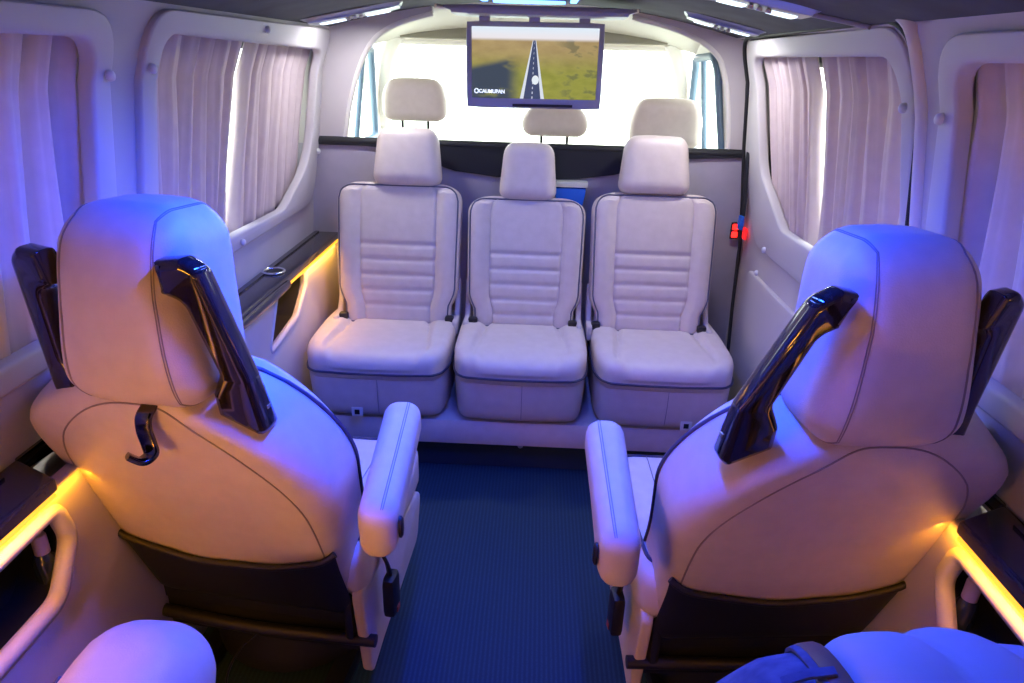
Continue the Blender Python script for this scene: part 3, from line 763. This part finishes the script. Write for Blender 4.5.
def screen_material():
    m = bpy.data.materials.new('tv_picture'); m.use_nodes = True; nt = m.node_tree; N = nt.nodes; L = nt.links
    N.clear(); out = N.new('ShaderNodeOutputMaterial'); em = N.new('ShaderNodeEmission'); em.inputs['Strength'].default_value = 1.0
    gl = N.new('ShaderNodeBsdfGlossy'); gl.inputs['Roughness'].default_value = .25; gl.inputs['Color'].default_value = (.6, .6, .6, 1); ad = N.new('ShaderNodeMixShader'); ad.inputs[0].default_value = .06
    L.new(em.outputs[0], ad.inputs[1]); L.new(gl.outputs[0], ad.inputs[2]); L.new(ad.outputs[0], out.inputs['Surface'])
    uv = N.new('ShaderNodeUVMap'); sx = N.new('ShaderNodeSeparateXYZ'); L.new(uv.outputs[0], sx.inputs[0])
    def M(op, a, b=None, c=None):
        n = N.new('ShaderNodeMath'); n.operation = op
        for i, x in enumerate((a, b, c)):
            if x is None: continue
            if isinstance(x, (int, float)): n.inputs[i].default_value = x
            else: L.new(x, n.inputs[i])
        return n.outputs[0]
    def MIX(f, a, b):
        n = N.new('ShaderNodeMix'); n.data_type = 'RGBA'
        if isinstance(f, (int, float)): n.inputs[0].default_value = f
        else: L.new(f, n.inputs[0])
        for i, x in ((6, a), (7, b)):
            if isinstance(x, tuple): n.inputs[i].default_value = (*x, 1)
            else: L.new(x, n.inputs[i])
        return n.outputs[2]
    def STEP(x, a, b):
        n = N.new('ShaderNodeMapRange'); n.interpolation_type = 'SMOOTHSTEP'; L.new(x, n.inputs[0]); n.inputs[1].default_value = a; n.inputs[2].default_value = b; return n.outputs[0]
    u, v = sx.outputs[0], sx.outputs[1]
    nz = N.new('ShaderNodeTexNoise'); nz.inputs['Scale'].default_value = 7; nz.inputs['Detail'].default_value = 6; L.new(uv.outputs[0], nz.inputs['Vector'])
    nz2 = N.new('ShaderNodeTexNoise'); nz2.inputs['Scale'].default_value = 3; nz2.inputs['Detail'].default_value = 3; L.new(uv.outputs[0], nz2.inputs['Vector'])
    far = MIX(nz.outputs['Fac'], (.30, .20, .09), (.58, .44, .20))
    green = MIX(nz.outputs['Fac'], (.16, .19, .03), (.50, .47, .10))
    ground = MIX(STEP(M('SUBTRACT', .75, v), .0, .45), far, green)
    # dark heath on the left
    dk = M('MULTIPLY', STEP(M('SUBTRACT', .42, u), .0, .15), STEP(M('SUBTRACT', M('ADD', .50, M('MULTIPLY', u, .40)), v), .0, .12))
    dk = M('MULTIPLY', dk, STEP(nz2.outputs['Fac'], .30, .44))
    ground = MIX(dk, ground, (.055, .075, .11))
    # dark scrub patches right
    dk2 = M('MULTIPLY', STEP(u, .62, .8), STEP(nz.outputs['Fac'], .52, .62))
    ground = MIX(M('MULTIPLY', dk2, .6), ground, (.08, .10, .07))
    # road: narrows to the horizon
    cx = M('ADD', .495, M('MULTIPLY', M('SUBTRACT', .8, v), -.01))
    hw = M('ADD', .012, M('MULTIPLY', M('SUBTRACT', .82, v), .095))
    d = M('ABSOLUTE', M('SUBTRACT', u, cx))
    below = STEP(M('SUBTRACT', .83, v), 0, .01)
    road = M('MULTIPLY', STEP(M('SUBTRACT', hw, d), -.003, .003), below)
    col = MIX(road, ground, (.06, .08, .17))
    edge = M('MULTIPLY', M('LESS_THAN', M('ABSOLUTE', M('SUBTRACT', d, M('MULTIPLY', hw, .93))), M('MULTIPLY', hw, .16)), below)
    col = MIX(edge, col, (.75, .80, .90))
    dash = M('MULTIPLY', M('LESS_THAN', d, M('MULTIPLY', hw, .05)), M('GREATER_THAN', M('SINE', M('MULTIPLY', v, 90)), .1))
    col = MIX(M('MULTIPLY', dash, below), col, (.6, .65, .8))
    carx = M('DIVIDE', M('SUBTRACT', u, .51), .028); cary = M('DIVIDE', M('SUBTRACT', v, .27), .065)
    car = M('LESS_THAN', M('ADD', M('MULTIPLY', carx, carx), M('MULTIPLY', cary, cary)), 1.)
    col = MIX(car, col, (.85, .92, .98))
    sky = STEP(v, .80, .86)
    col = MIX(sky, col, MIX(STEP(v, .84, 1.), (.90, .85, .88), (.80, .90, 1.)))
    L.new(col, em.inputs['Color']); return m
V = [tf(Vector((x, -.0150, z))) for x, z in ((-.204, -.100), (.204, -.100), (.204, .115), (-.204, .115))]
V += [tf(Vector((x, -.0135, z))) for x, z in ((-.204, -.100), (.204, -.100), (.204, .115), (-.204, .115))]
sc_ = mesh('screen', V, [(0, 1, 2, 3), (4, 7, 6, 5), (0, 4, 5, 1), (1, 5, 6, 2), (2, 6, 7, 3), (3, 7, 4, 0)], screen_material(), e, fixn=True)
uvl = sc_.data.uv_layers.new(name='UVMap')
for lp in sc_.data.loops:
    i = lp.vertex_index % 4; uvl.data[lp.index].uv = ((0, 0), (1, 0), (1, 1), (0, 1))[i]
# on-screen lettering
WH = mat('screen_lettering', (1, 1, 1), .5, emis=(.9, 1, 1), estr=1.)
def text_mesh(name, body, size, m, parent, loc, rot=(pi / 2, 0, 0), ext=.0004):
    cu = bpy.data.curves.new('t', 'FONT'); cu.body = body; cu.size = size; cu.extrude = ext; cu.offset = .0006
    oc = bpy.data.objects.new('t', cu); COL.objects.link(oc)
    dg = bpy.context.evaluated_depsgraph_get(); dg.update()
    me = bpy.data.meshes.new_from_object(oc.evaluated_get(dg)); bpy.data.objects.remove(oc); bpy.data.curves.remove(cu)
    o = link(name, me, m, parent, None); o.location = loc; o.rotation_euler = rot; return o
text_mesh('caption_lettering', 'CAUMUPAN', .0155, WH, sc_, (-.180, -.0158, -.0855))
V, F = tube_geo([(-.188 + .0065 * cos(a), -.0158, -.080 + .0065 * sin(a)) for a in [2 * pi * k / 20 for k in range(20)]], .0016, 6, True); mesh('caption_badge', V, F, WH, sc_)
# hinge mount
g = Pad((.60, .20, .030), .012, (8, 6, 3), lambda v: (v.x * (1 - .08 * (v.z < 0)), v.y, v.z), lambda v: v + Vector((.01, .0, .158))); mt = mesh('ceiling_mount', *g.geo(), TVBODY, e)
for x in (-.165, -.005, .155):
    g = Pad((.036, .018, .04), .005, (3, 2, 4), frame=lambda v: v + Vector((x, -.0, .140))); mesh('hinge', *g.geo(), TVBODY, e)
tube('hinge_rod', [(-.20, 0, .160), (.20, 0, .160)], .005, SILVER, e)
for sg in (-1, 1):
    tube('mount_rail', [(sg * .31, -.09, .165), (sg * .24, -.0, .160), (sg * .20, .05, .16)], .006, CREAM, e)

# ------------------------------------------------------------------ ceiling fittings
def ceiling_light(x, y, rz, label, lx=.26, ly=.14):
    e = empty('ceiling_light', (x, y, CEIL(x) - .004)); tl = math.atan(.2 * x / .735 ** 2)
    e.rotation_euler = (0, tl, rz); tag(e, label, 'ceiling light', 'reading light panels on the ceiling')
    g = Pad((lx, ly, .026), .010, (8, 6, 3), lambda v: (v.x * (1 - .12 * (v.z < 0)), v.y * (1 - .12 * (v.z < 0)), v.z)); mesh('bezel', *g.geo(), SILVER, e)
    for k in (-1, 1):
        g = Pad((lx * .24, ly * .45, .008), .003, (4, 3, 2), frame=lambda v: v + Vector((k * lx * .22, 0, -.013))); mesh('lens', *g.geo(), LAMPW, e)
    for k in range(3):
        V, F = lathe_geo([(.007, 0), (.007, .006), (.003, .008)], (-.02 + .02 * k, -ly * .30, -.021), 12); mesh('switch_button', V, F, WHITEPL, e)
    return e
ceiling_light(-.575, 2.44, radians(10), 'silver ceiling light panel above the left end of the bulkhead', .34, .2)
ceiling_light(.60, 2.36, radians(-10), 'silver ceiling light panel between the television and the sliding door')
ceiling_light(.52, 1.72, radians(-5), 'silver ceiling light panel over the sliding door curtains')
ceiling_light(-.50, 1.62, radians(5), 'silver ceiling light panel over the left middle curtains')
# blue light bar along the middle of the ceiling
e = empty('ceiling_light_bar', (0, 1.35, 1.575)); tag(e, 'long ceiling bar with blue glowing strips in front of the television', 'light bar')
g = Pad((.30, 1.50, .035), .014, (6, 10, 3)); mesh('bar_housing', *g.geo(), SUEDE, e)
for sg in (-1, 1):
    g = Pad((.020, 1.40, .010), .004, (2, 4, 2), frame=lambda v: v + Vector((sg * .12, 0, -.018))); mesh('blue_light_strip', *g.geo(), LEDB, e)
g = Pad((.20, .018, .010), .004, (4, 2, 2), frame=lambda v: v + Vector((.0, .735, -.018))); mesh('blue_end_strip', *g.geo(), LEDB, e)
# cream roof ribs
for (xa, ya, xb, yb, nm) in ((.30, 1.95, .735, 1.62, 'trim_8'),):
    n = 10; P = [(xa + (xb - xa) * k / n, ya + (yb - ya) * k / n, CEIL(xa + (xb - xa) * k / n) - .004) for k in range(n + 1)]
    o = tube(nm, P, .010, GREYPL, flat=(.5, 1.2)); tag(o, kind='structure')

# ------------------------------------------------------------------ driver's cab beyond the bulkhead
for s_, nm in ((-1, 'wall_cab_left'), (1, 'wall_cab_right')):
    win = rpoly([(2.86, 1.02), (3.62, 1.02), (3.30, 1.43), (2.93, 1.44)], [.04, .04, .08, .06], 6)
    o = plate(nm, [[(2.72, 0), (4.1, 0), (4.1, .98), (3.72, 1.06), (3.30, 1.52), (2.72, 1.56)], win], .04, CREAM, lambda u, v, w: (s_ * (W(v) + .0 + w - .01), u, v), cuts=zcuts, bevel=.006); tag(o, kind='structure')
    tube('door_frame', [(s_ * (W(p[1]) - .035), p[0], p[1]) for p in win], .016, CABBLUE, o, closed=True)
    tube('quarter_bar', [(s_ * (W(1.02) - .03), 3.22, 1.02), (s_ * (W(1.43) - .03), 3.16, 1.43)], .012, CABBLUE, o)
    plate('pane', [win], .004, GLASS, lambda u, v, w: (s_ * (W(v) + w), u, v), parent=o, cuts=zcuts)
# windscreen frame: A pillars, header, glass
e = empty('window_6', (0, 3.35, 1.45)); e['kind'] = 'structure'
L_ = lambda x, y, z: (x, y - 3.35, z - 1.45)
for s_ in (-1, 1):
    tube('a_pillar', smooth_path([L_(s_ * .60, 3.30, 1.50), L_(s_ * .655, 3.36, 1.43), L_(s_ * .72, 3.52, 1.28), L_(s_ * .80, 3.80, 1.04)], 5), .034, CREAM, e, seg=10)
tube('header_rail', [L_(-.62, 3.33, 1.475), L_(.62, 3.33, 1.475)], .022, CREAM, e, seg=10)
V = [L_(-.62, 3.34, 1.47), L_(.62, 3.34, 1.47), L_(.80, 3.88, 1.0), L_(-.80, 3.88, 1.0)]
V += [(v[0], v[1] + .003, v[2] + .003) for v in V]
mesh('pane', V, [(0, 1, 2, 3), (7, 6, 5, 4), (0, 4, 5, 1), (1, 5, 6, 2), (2, 6, 7, 3), (3, 7, 4, 0)], GLASS, e)
# cab roof lining
V, F = [], []
for y, z0 in ((2.72, 1.60), (3.05, 1.60), (3.30, 1.53)):
    for i in range(13):
        x = -.76 + 1.52 * i / 12; V.append((x, y, z0 - .09 * (x / .76) ** 2))
for j in range(2):
    for i in range(12): F.append((j * 13 + i, j * 13 + i + 1, (j + 1) * 13 + i + 1, (j + 1) * 13 + i))
o = mesh('ceiling_cab', V, F, CABCREAM, fixn=True); md = o.modifiers.new('s', 'SOLIDIFY'); md.thickness = .02; md.offset = 1; tag(o, kind='structure')
# sun visors
for s_, lb in ((-1, 'olive sun visor folded up at left top of the windscreen'), (1, 'olive sun visor folded up at right top of the windscreen')):
    e = empty('sun_visor', (s_ * .31, 3.27, 1.515)); tag(e, lb, 'sun visor')
    g = Pad((.56, .022, .075), .010, (8, 3, 4), frame=lambda v: Matrix.Rotation(radians(-12), 3, 'X') @ v); mesh('flap', *g.geo(), CABBROWN, e)
    tube('pivot_rod', [(s_ * .25, 0, .03), (s_ * .30, .0, .035)], .006, BLACKPL, e)
    if s_ < 0:
        g = Pad((.05, .003, .02), .001, (1, 1, 1), frame=lambda v: v + Vector((.16, -.014, -.02))); mesh('blue_sticker', *g.geo(), mat('blue_sticker', (.1, .45, .8), .5), e)
# dashboard
e = empty('dashboard', (0, 3.72, 0)); tag(e, 'pale dashboard below the windscreen beyond the bulkhead', 'dashboard')
g = Pad((1.56, .42, .34), .07, (12, 6, 6), frame=lambda v: v + Vector((0, 0, .80))); mesh('dash_top', *g.geo(), GREYPL, e)
g = Pad((1.5, .30, .62), .04, (8, 4, 4), frame=lambda v: v + Vector((0, .05, .32))); mesh('lower_fascia', *g.geo(), GREYPL, e)
# cab seats
def cab_seat(x, w, hw, hz, hh, label):
    e = empty('cab_seat', (x, 3.12, 0)); tag(e, label, 'seat', 'seats in the driver cab')
    f = 1
    Pad((w, .11, .60), .045, (12, 6, 14), lambda v: (v.x * (1 - .10 * max(0, v.z / .3)), v.y, v.z), lambda v: v + Vector((0, -.06 - v.z * .12, .72))).build('backrest', LEATHER, e)
    Pad((w, .46, .14), .05, (10, 10, 5), frame=lambda v: v + Vector((0, .17, .40))).build('seat_cushion', LEATHER, e)
    Pad((w * .8, .38, .32), .03, (5, 5, 5), frame=lambda v: v + Vector((0, .15, .17))).build('seat_base', BLACKPL, e)
    Pad((hw, .11, hh), .045, (14, 8, 12), lambda v: (v.x * (1 - .16 * max(0, v.z / (hh / 2)) ** 1.3), v.y, v.z + .006 * (1 - (v.x * 2 / hw) ** 2) * (v.z > 0)), lambda v: v + Vector((0, -.10, hz))).build('headrest', LEATHER, e)
    for sg in (-1, 1):
        tube('headrest_post', [(sg * .055, -.09, .99), (sg * .055, -.10, hz - hh / 2 + .02)], .006, BLACKPL, e)
cab_seat(-.487, .48, .272, 1.235, .165, 'cab seat at left whose headrest rises highest over the bulkhead')
cab_seat(.108, .42, .275, 1.168, .12, 'cab seat with low headrest below the television')
cab_seat(.575, .48, .30, 1.172, .195, 'cab seat at right with tall rounded headrest near the side window')

# ------------------------------------------------------------------ rear bench under the camera
e = empty('rear_seat', (-.10, -.10, 0)); tag(e, 'beige leather rear seat, only its rounded padded arm in view at the bottom edge', 'seat')
Pad((.56, .50, .16), .05, (10, 10, 5), frame=lambda v: v + Vector((.10, -.10, .40))).build('seat_cushion', LEATHER, e)
Pad((.56, .14, .62), .05, (10, 5, 10), frame=lambda v: v + Vector((.10, -.38, .72))).build('backrest', LEATHER, e)
Pad((.50, .44, .30), .03, (5, 5, 5), frame=lambda v: v + Vector((.10, -.10, .155))).build('seat_base', BLACKPL, e)
ra = Pad((.195, .80, .17), .082, (14, 26, 12), lambda v: (v.x + .04 * v.y, v.y, v.z + .05 * v.y), lambda v: v + Vector((-.405, .465, .562)))
ro = ra.build('arm_bolster', LEATHER, e)
seamtube('arm_piping', ra, [(-.92, -.9 + 1.6 * k / 30, .75) for k in range(31)], .003, PIPING, ro, off=.001)
Pad((.06, .30, .40), .02, (3, 3, 5), frame=lambda v: v + Vector((-.37, .10, .30))).build('arm_post', BLACKPL, e)

# ------------------------------------------------------------------ person crouching at the right
def skin_mesh(name, nodes, edges, m, parent, sub=2, root=0):
    me = bpy.data.meshes.new(name); me.from_pydata([n[0] for n in nodes], edges, []); me.update()
    o = bpy.data.objects.new(name, me); COL.objects.link(o); me.materials.append(m)
    sk = o.modifiers.new('skin', 'SKIN'); sk.use_smooth_shade = True
    lay = me.skin_vertices[0] if me.skin_vertices else None
    if lay is None:
        bm = bmesh.new(); bm.from_mesh(me); bm.verts.layers.skin.verify(); bm.to_mesh(me); bm.free(); lay = me.skin_vertices[0]
    for i, n in enumerate(nodes):
        r_ = n[1]; lay.data[i].radius = r_ if isinstance(r_, tuple) else (r_, r_); lay.data[i].use_root = (i == root)
    sb = o.modifiers.new('sub', 'SUBSURF'); sb.levels = sub; sb.render_levels = sub
    if parent: o.parent = parent
    return o
pr = empty('person', (.505, .41, 0)); tag(pr, 'person in pale blue shirt and blue jeans bending down beside the right console', 'person')
pr.scale = (.95, .95, .93)
hip = Vector((-.155, .045, .70)); dx = lambda x, y, z: Vector((x, y, z))
Pn = {
 'pel': (dx(-.155, .045, .745), (.115, .12)), 'ab': (dx(-.04, .055, .80), (.11, .125)), 'ch': (dx(.10, .06, .775), (.115, .15)), 'nk': (dx(.205, .05, .68), (.055, .06)), 'hd0': (dx(.20, .04, .62), (.075, .075)), 'hd1': (dx(.165, .03, .55), (.07, .075)),
 'hl': (dx(-.17, .12, .67), .09), 'kl': (dx(.04, .20, .36), .06), 'al': (dx(-.18, .19, .09), .042), 'tl': (dx(-.08, .20, .03), .035),
 'hr': (dx(-.17, -.04, .67), .09), 'kr': (dx(.04, -.10, .36), .06), 'ar': (dx(-.18, -.09, .09), .042), 'tr': (dx(-.08, -.10, .03), .035),
 'sl': (dx(.17, .19, .70), .05), 'el': (dx(.17, .24, .46), .038), 'wl': (dx(.20, .20, .27), .026), 'sr': (dx(.17, -.09, .70), .05), 'er': (dx(.17, -.15, .46), .038), 'wr': (dx(.20, -.10, .27), .026)}
keys = list(Pn); E_ = [('pel', 'ab'), ('ab', 'ch'), ('ch', 'nk'), ('nk', 'hd0'), ('hd0', 'hd1'), ('pel', 'hl'), ('hl', 'kl'), ('kl', 'al'), ('al', 'tl'), ('pel', 'hr'), ('hr', 'kr'), ('kr', 'ar'), ('ar', 'tr'), ('ch', 'sl'), ('sl', 'el'), ('el', 'wl'), ('ch', 'sr'), ('sr', 'er'), ('er', 'wr')]
body = skin_mesh('body', [Pn[k] for k in keys], [(keys.index(a), keys.index(b)) for a, b in E_], SKIN, pr)
for w_, sg in (('wl', 1), ('wr', -1)):
    w0 = Pn[w_][0]
    pal = Pad((.03, .075, .085), .012, (4, 5, 5), frame=lambda v: w0 + Vector((.03, 0, -.05)) + v).build('palm', SKIN, pr)
    for k in range(4):
        a = w0 + Vector((.035, (k - 1.5) * .019, -.09)); ln = (.062, .074, .070, .055)[k]
        tube('finger', [a, a + Vector((.004, 0, -ln * .45)), a + Vector((-.004, 0, -ln * .8)), a + Vector((-.014, 0, -ln))], [.0085, .008, .0072, .005], SKIN, pr, seg=8)
    a = w0 + Vector((.03, -sg * .036, -.035)); tube('thumb', [a, a + Vector((.008, -sg * .02, -.02)), a + Vector((.008, -sg * .03, -.048))], [.010, .009, .006], SKIN, pr, seg=8)
def loft(rings, seg=40):
    V, F = [], []
    for (c, a, b, ra_, rb, fn) in rings:
        for k in range(seg):
            th = 2 * pi * k / seg; f = 1 + (fn(th) if fn else 0)
            V.append(c + a * cos(th) * ra_ * f + b * sin(th) * rb * f)
    for i in range(len(rings) - 1):
        for k in range(seg): F.append((i * seg + k, i * seg + (k + 1) % seg, (i + 1) * seg + (k + 1) % seg, (i + 1) * seg + k))
    F.append(tuple(range(seg))[::-1]); F.append(tuple((len(rings) - 1) * seg + k for k in range(seg)))
    return V, F
def interp_v(t, ts, vs):
    for i in range(len(ts) - 1):
        if t <= ts[i + 1]:
            q = (t - ts[i]) / (ts[i + 1] - ts[i]); return vs[i] * (1 - q) + vs[i + 1] * q
    return vs[-1]
rings = []; NS = 70
spine = smooth_path([(-.120, .045, .795), (-.05, .055, .812), (.02, .06, .800), (.10, .06, .765), (.165, .052, .715), (.20, .05, .680)], 14)
NS = len(spine)
for i, c in enumerate(spine):
    t = i / (NS - 1); tg = (spine[min(i + 1, NS - 1)] - spine[max(i - 1, 0)]).normalized()
    a = (Vector((0, 1, 0)) - tg * tg.y).normalized(); b = tg.cross(a) * -1
    if b.z < 0: b = -b
    wd = interp(t, [0, .15, .5, .8, .93, 1], [.150, .165, .180, .185, .11, .07]); ht = interp(t, [0, .15, .5, .8, .93, 1], [.118, .135, .142, .13, .085, .06])
    fold = lambda th, t=t: .12 * abs(sin(19 * t + 1.6 * th + .6 * sin(2 * th + 6 * t))) ** .55 - .04 + .02 * sin(31 * t - 2.0 * th)
    rings.append((c, a, b, wd, ht, fold))
mesh('shirt', *loft(rings, 48), BEIGESHIRT, pr, 180)
for sg, k_ in ((1, 'l'), (-1, 'r')):
    P = smooth_path([Pn['ch'][0] + Vector((.03, sg * .09, -.01)), Pn['s' + k_][0], Pn['e' + k_][0], Pn['e' + k_][0] * .6 + Pn['w' + k_][0] * .4], 6)
    tube('sleeve', P, [.085 - .035 * i / (len(P) - 1) for i in range(len(P))], BEIGESHIRT, pr, seg=14)
# jeans: hips, waistband, loops, legs
rings = []; sp2 = smooth_path([(-.275, .04, .63), (-.24, .042, .70), (-.19, .045, .755), (-.145, .047, .785), (-.10, .050, .80)], 8)
for i, c in enumerate(sp2):
    t = i / (len(sp2) - 1); tg = (sp2[min(i + 1, len(sp2) - 1)] - sp2[max(i - 1, 0)]).normalized()
    a = (Vector((0, 1, 0)) - tg * tg.y).normalized(); b = tg.cross(a)
    if b.z < 0: b = -b
    rings.append((c, a, b, interp(t, [0, .3, .7, 1], [.12, .17, .178, .168]), interp(t, [0, .3, .7, 1], [.07, .12, .138, .132]), lambda th, t=t: .012 * sin(9 * t + 5 * th) * (1 - t)))
jn = mesh('jeans', *loft(rings, 48), JEANS, pr, 180)
def ringpts(i, off): 
    c, a, b, ra_, rb, fn = rings[i]; return [c + a * cos(2 * pi * k / 40) * (ra_ + off) + b * sin(2 * pi * k / 40) * (rb + off) for k in range(40)]
tube('waistband', ringpts(len(rings) - 5, .004), .010, JEANS, jn, closed=True, seg=10, flat=(.35, 1.3), up=(0, 1, 0))
tube('belt', ringpts(len(rings) - 4, .006), .010, BELT, jn, closed=True, seg=10, flat=(.35, 1.2), up=(0, 1, 0))
rp_ = ringpts(len(rings) - 4, .012); rq_ = ringpts(len(rings) - 9, .010)
for k in (8, 13, 25, 33):
    tube('belt_loop', [rp_[k], (rp_[k] + rq_[k]) / 2 + Vector((0, 0, .004)), rq_[k]], .006, JEANS, jn, seg=8, flat=(.4, 1.))
for k_ in 'lr':
    P = smooth_path([Pn['pel'][0] * .4 + Pn['h' + k_][0] * .6, Pn['h' + k_][0], Pn['k' + k_][0] + Vector((.01, 0, .0)), Pn['k' + k_][0] * .5 + Pn['a' + k_][0] * .5, Pn['a' + k_][0] + Vector((0, 0, .02))], 6)
    tube('trouser_leg', P, [.115 - .055 * i / (len(P) - 1) for i in range(len(P))], JEANS, jn, seg=16)
    a = Pn['a' + k_][0]
    Pad((.25, .09, .08), .035, (10, 6, 5), lambda v: (v.x, v.y, v.z * (1 - .25 * (v.x > 0))), lambda v: Vector((a.x + .06, a.y, .042)) + v).build('shoe', SHOE, pr)
hh = Pn['hd1'][0]
Pad((.15, .165, .19), .07, (10, 10, 10), frame=lambda v: Matrix.Rotation(radians(120), 3, 'Y') @ v + Vector((.185, .035, .59))).build('hair', HAIR, pr)
Pad((.10, .13, .15), .05, (8, 8, 8), frame=lambda v: Matrix.Rotation(radians(120), 3, 'Y') @ v + Vector((.145, .035, .555))).build('face', SKIN, pr)

# ------------------------------------------------------------------ light
wd = bpy.data.worlds.new('World'); S.world = wd; wd.use_nodes = True
nt = wd.node_tree; bg = nt.nodes['Background']
tc = nt.nodes.new('ShaderNodeTexCoord'); sx = nt.nodes.new('ShaderNodeSeparateXYZ'); rp = nt.nodes.new('ShaderNodeValToRGB')
rp.color_ramp.elements[0].position = .45; rp.color_ramp.elements[0].color = (.55, .60, .52, 1)
rp.color_ramp.elements[1].position = .53; rp.color_ramp.elements[1].color = (1, 1, 1, 1)
mr = nt.nodes.new('ShaderNodeMapRange'); mr.inputs[1].default_value = -1; mr.inputs[2].default_value = 1
nt.links.new(tc.outputs['Generated'], sx.inputs[0]); nt.links.new(sx.outputs[2], mr.inputs[0]); nt.links.new(mr.outputs[0], rp.inputs[0]); nt.links.new(rp.outputs[0], bg.inputs['Color'])
bg.inputs['Strength'].default_value = 7.6

def area(name, loc, rot, sx_, sy_, power, col, spread=180):
    l = bpy.data.lights.new(name, 'AREA'); l.shape = 'RECTANGLE'; l.size = sx_; l.size_y = sy_; l.energy = power; l.color = col; l.spread = radians(spread)
    o = bpy.data.objects.new(name, l); COL.objects.link(o); o.location = loc; o.rotation_euler = rot; return o
area('blue_ceiling_light', (.12, 1.04, 1.545), (0, radians(-20), 0), .03, .60, 10.0, (.01, .055, 1), 110)
area('blue_ceiling_light', (-.12, 1.08, 1.545), (0, radians(26), 0), .03, .50, 12.5, (.01, .055, 1), 105)
for sg in (-1, 1):
    area('blue_ceiling_light', (sg * .12, 1.72, 1.545), (0, 0, 0), .03, .60, 3.5, (.10, .18, 1), 150)
for (x, y) in ((-.575, 2.44), (.60, 2.36)):
    area('reading_light', (x, y, CEIL(x) - .03), (0, 0, 0), .14, .07, 3.6, (.95, .93, 1))
for s_ in (-1, 1):
    area('real_or_added_amber_light', (s_ * .752, .35, .703), (0, s_ * radians(-25), 0), .012, 1.75, 2.3, (1, .36, .015))
area('real_or_added_amber_light', (0, YR + .06, .46), (radians(84), 0, 0), 1.2, .015, 10, (1, .40, .03))  # added fill from behind the camera, turns the chair backs amber
area('added_amber_side_light', (-.80, .12, .93), Vector((-.33, -.55, .30)).to_track_quat('Z', 'Y').to_euler(), .5, .03, 3.6, (1, .40, .03), 110)  # added fill aimed at the rear seat arm and left chair back
area('real_or_added_amber_light', (-.752, 2.39, .703), (0, radians(25), 0), .012, .56, 1.2, (1, .50, .06))

# ------------------------------------------------------------------ camera
cam = bpy.data.cameras.new('Camera'); co = bpy.data.objects.new('Camera', cam); COL.objects.link(co)
cam.sensor_width = 36; cam.lens = 680 / 1024 * 36; cam.clip_start = .02
yw, pt, rl = radians(-1.64), radians(22.8), radians(1.7)
F_ = Vector((sin(yw) * cos(pt), cos(yw) * cos(pt), -sin(pt))); R0 = Vector((cos(yw), -sin(yw), 0)); U0 = R0.cross(F_)
Rr = R0 * cos(rl) + U0 * sin(rl); Ur = -R0 * sin(rl) + U0 * cos(rl)
Mx = Matrix(((Rr.x, Ur.x, -F_.x), (Rr.y, Ur.y, -F_.y), (Rr.z, Ur.z, -F_.z))).to_4x4(); Mx.translation = Vector((.04, 0, 1.42))
co.matrix_world = Mx
S.camera = co
S.view_settings.view_transform = 'Standard'; S.view_settings.look = 'None'; S.view_settings.exposure = 0; S.view_settings.gamma = 1
S.view_settings.use_curve_mapping = False
S.cycles.use_denoising = True
S.cycles.max_bounces = 8
S.cycles.sample_clamp_indirect = 6
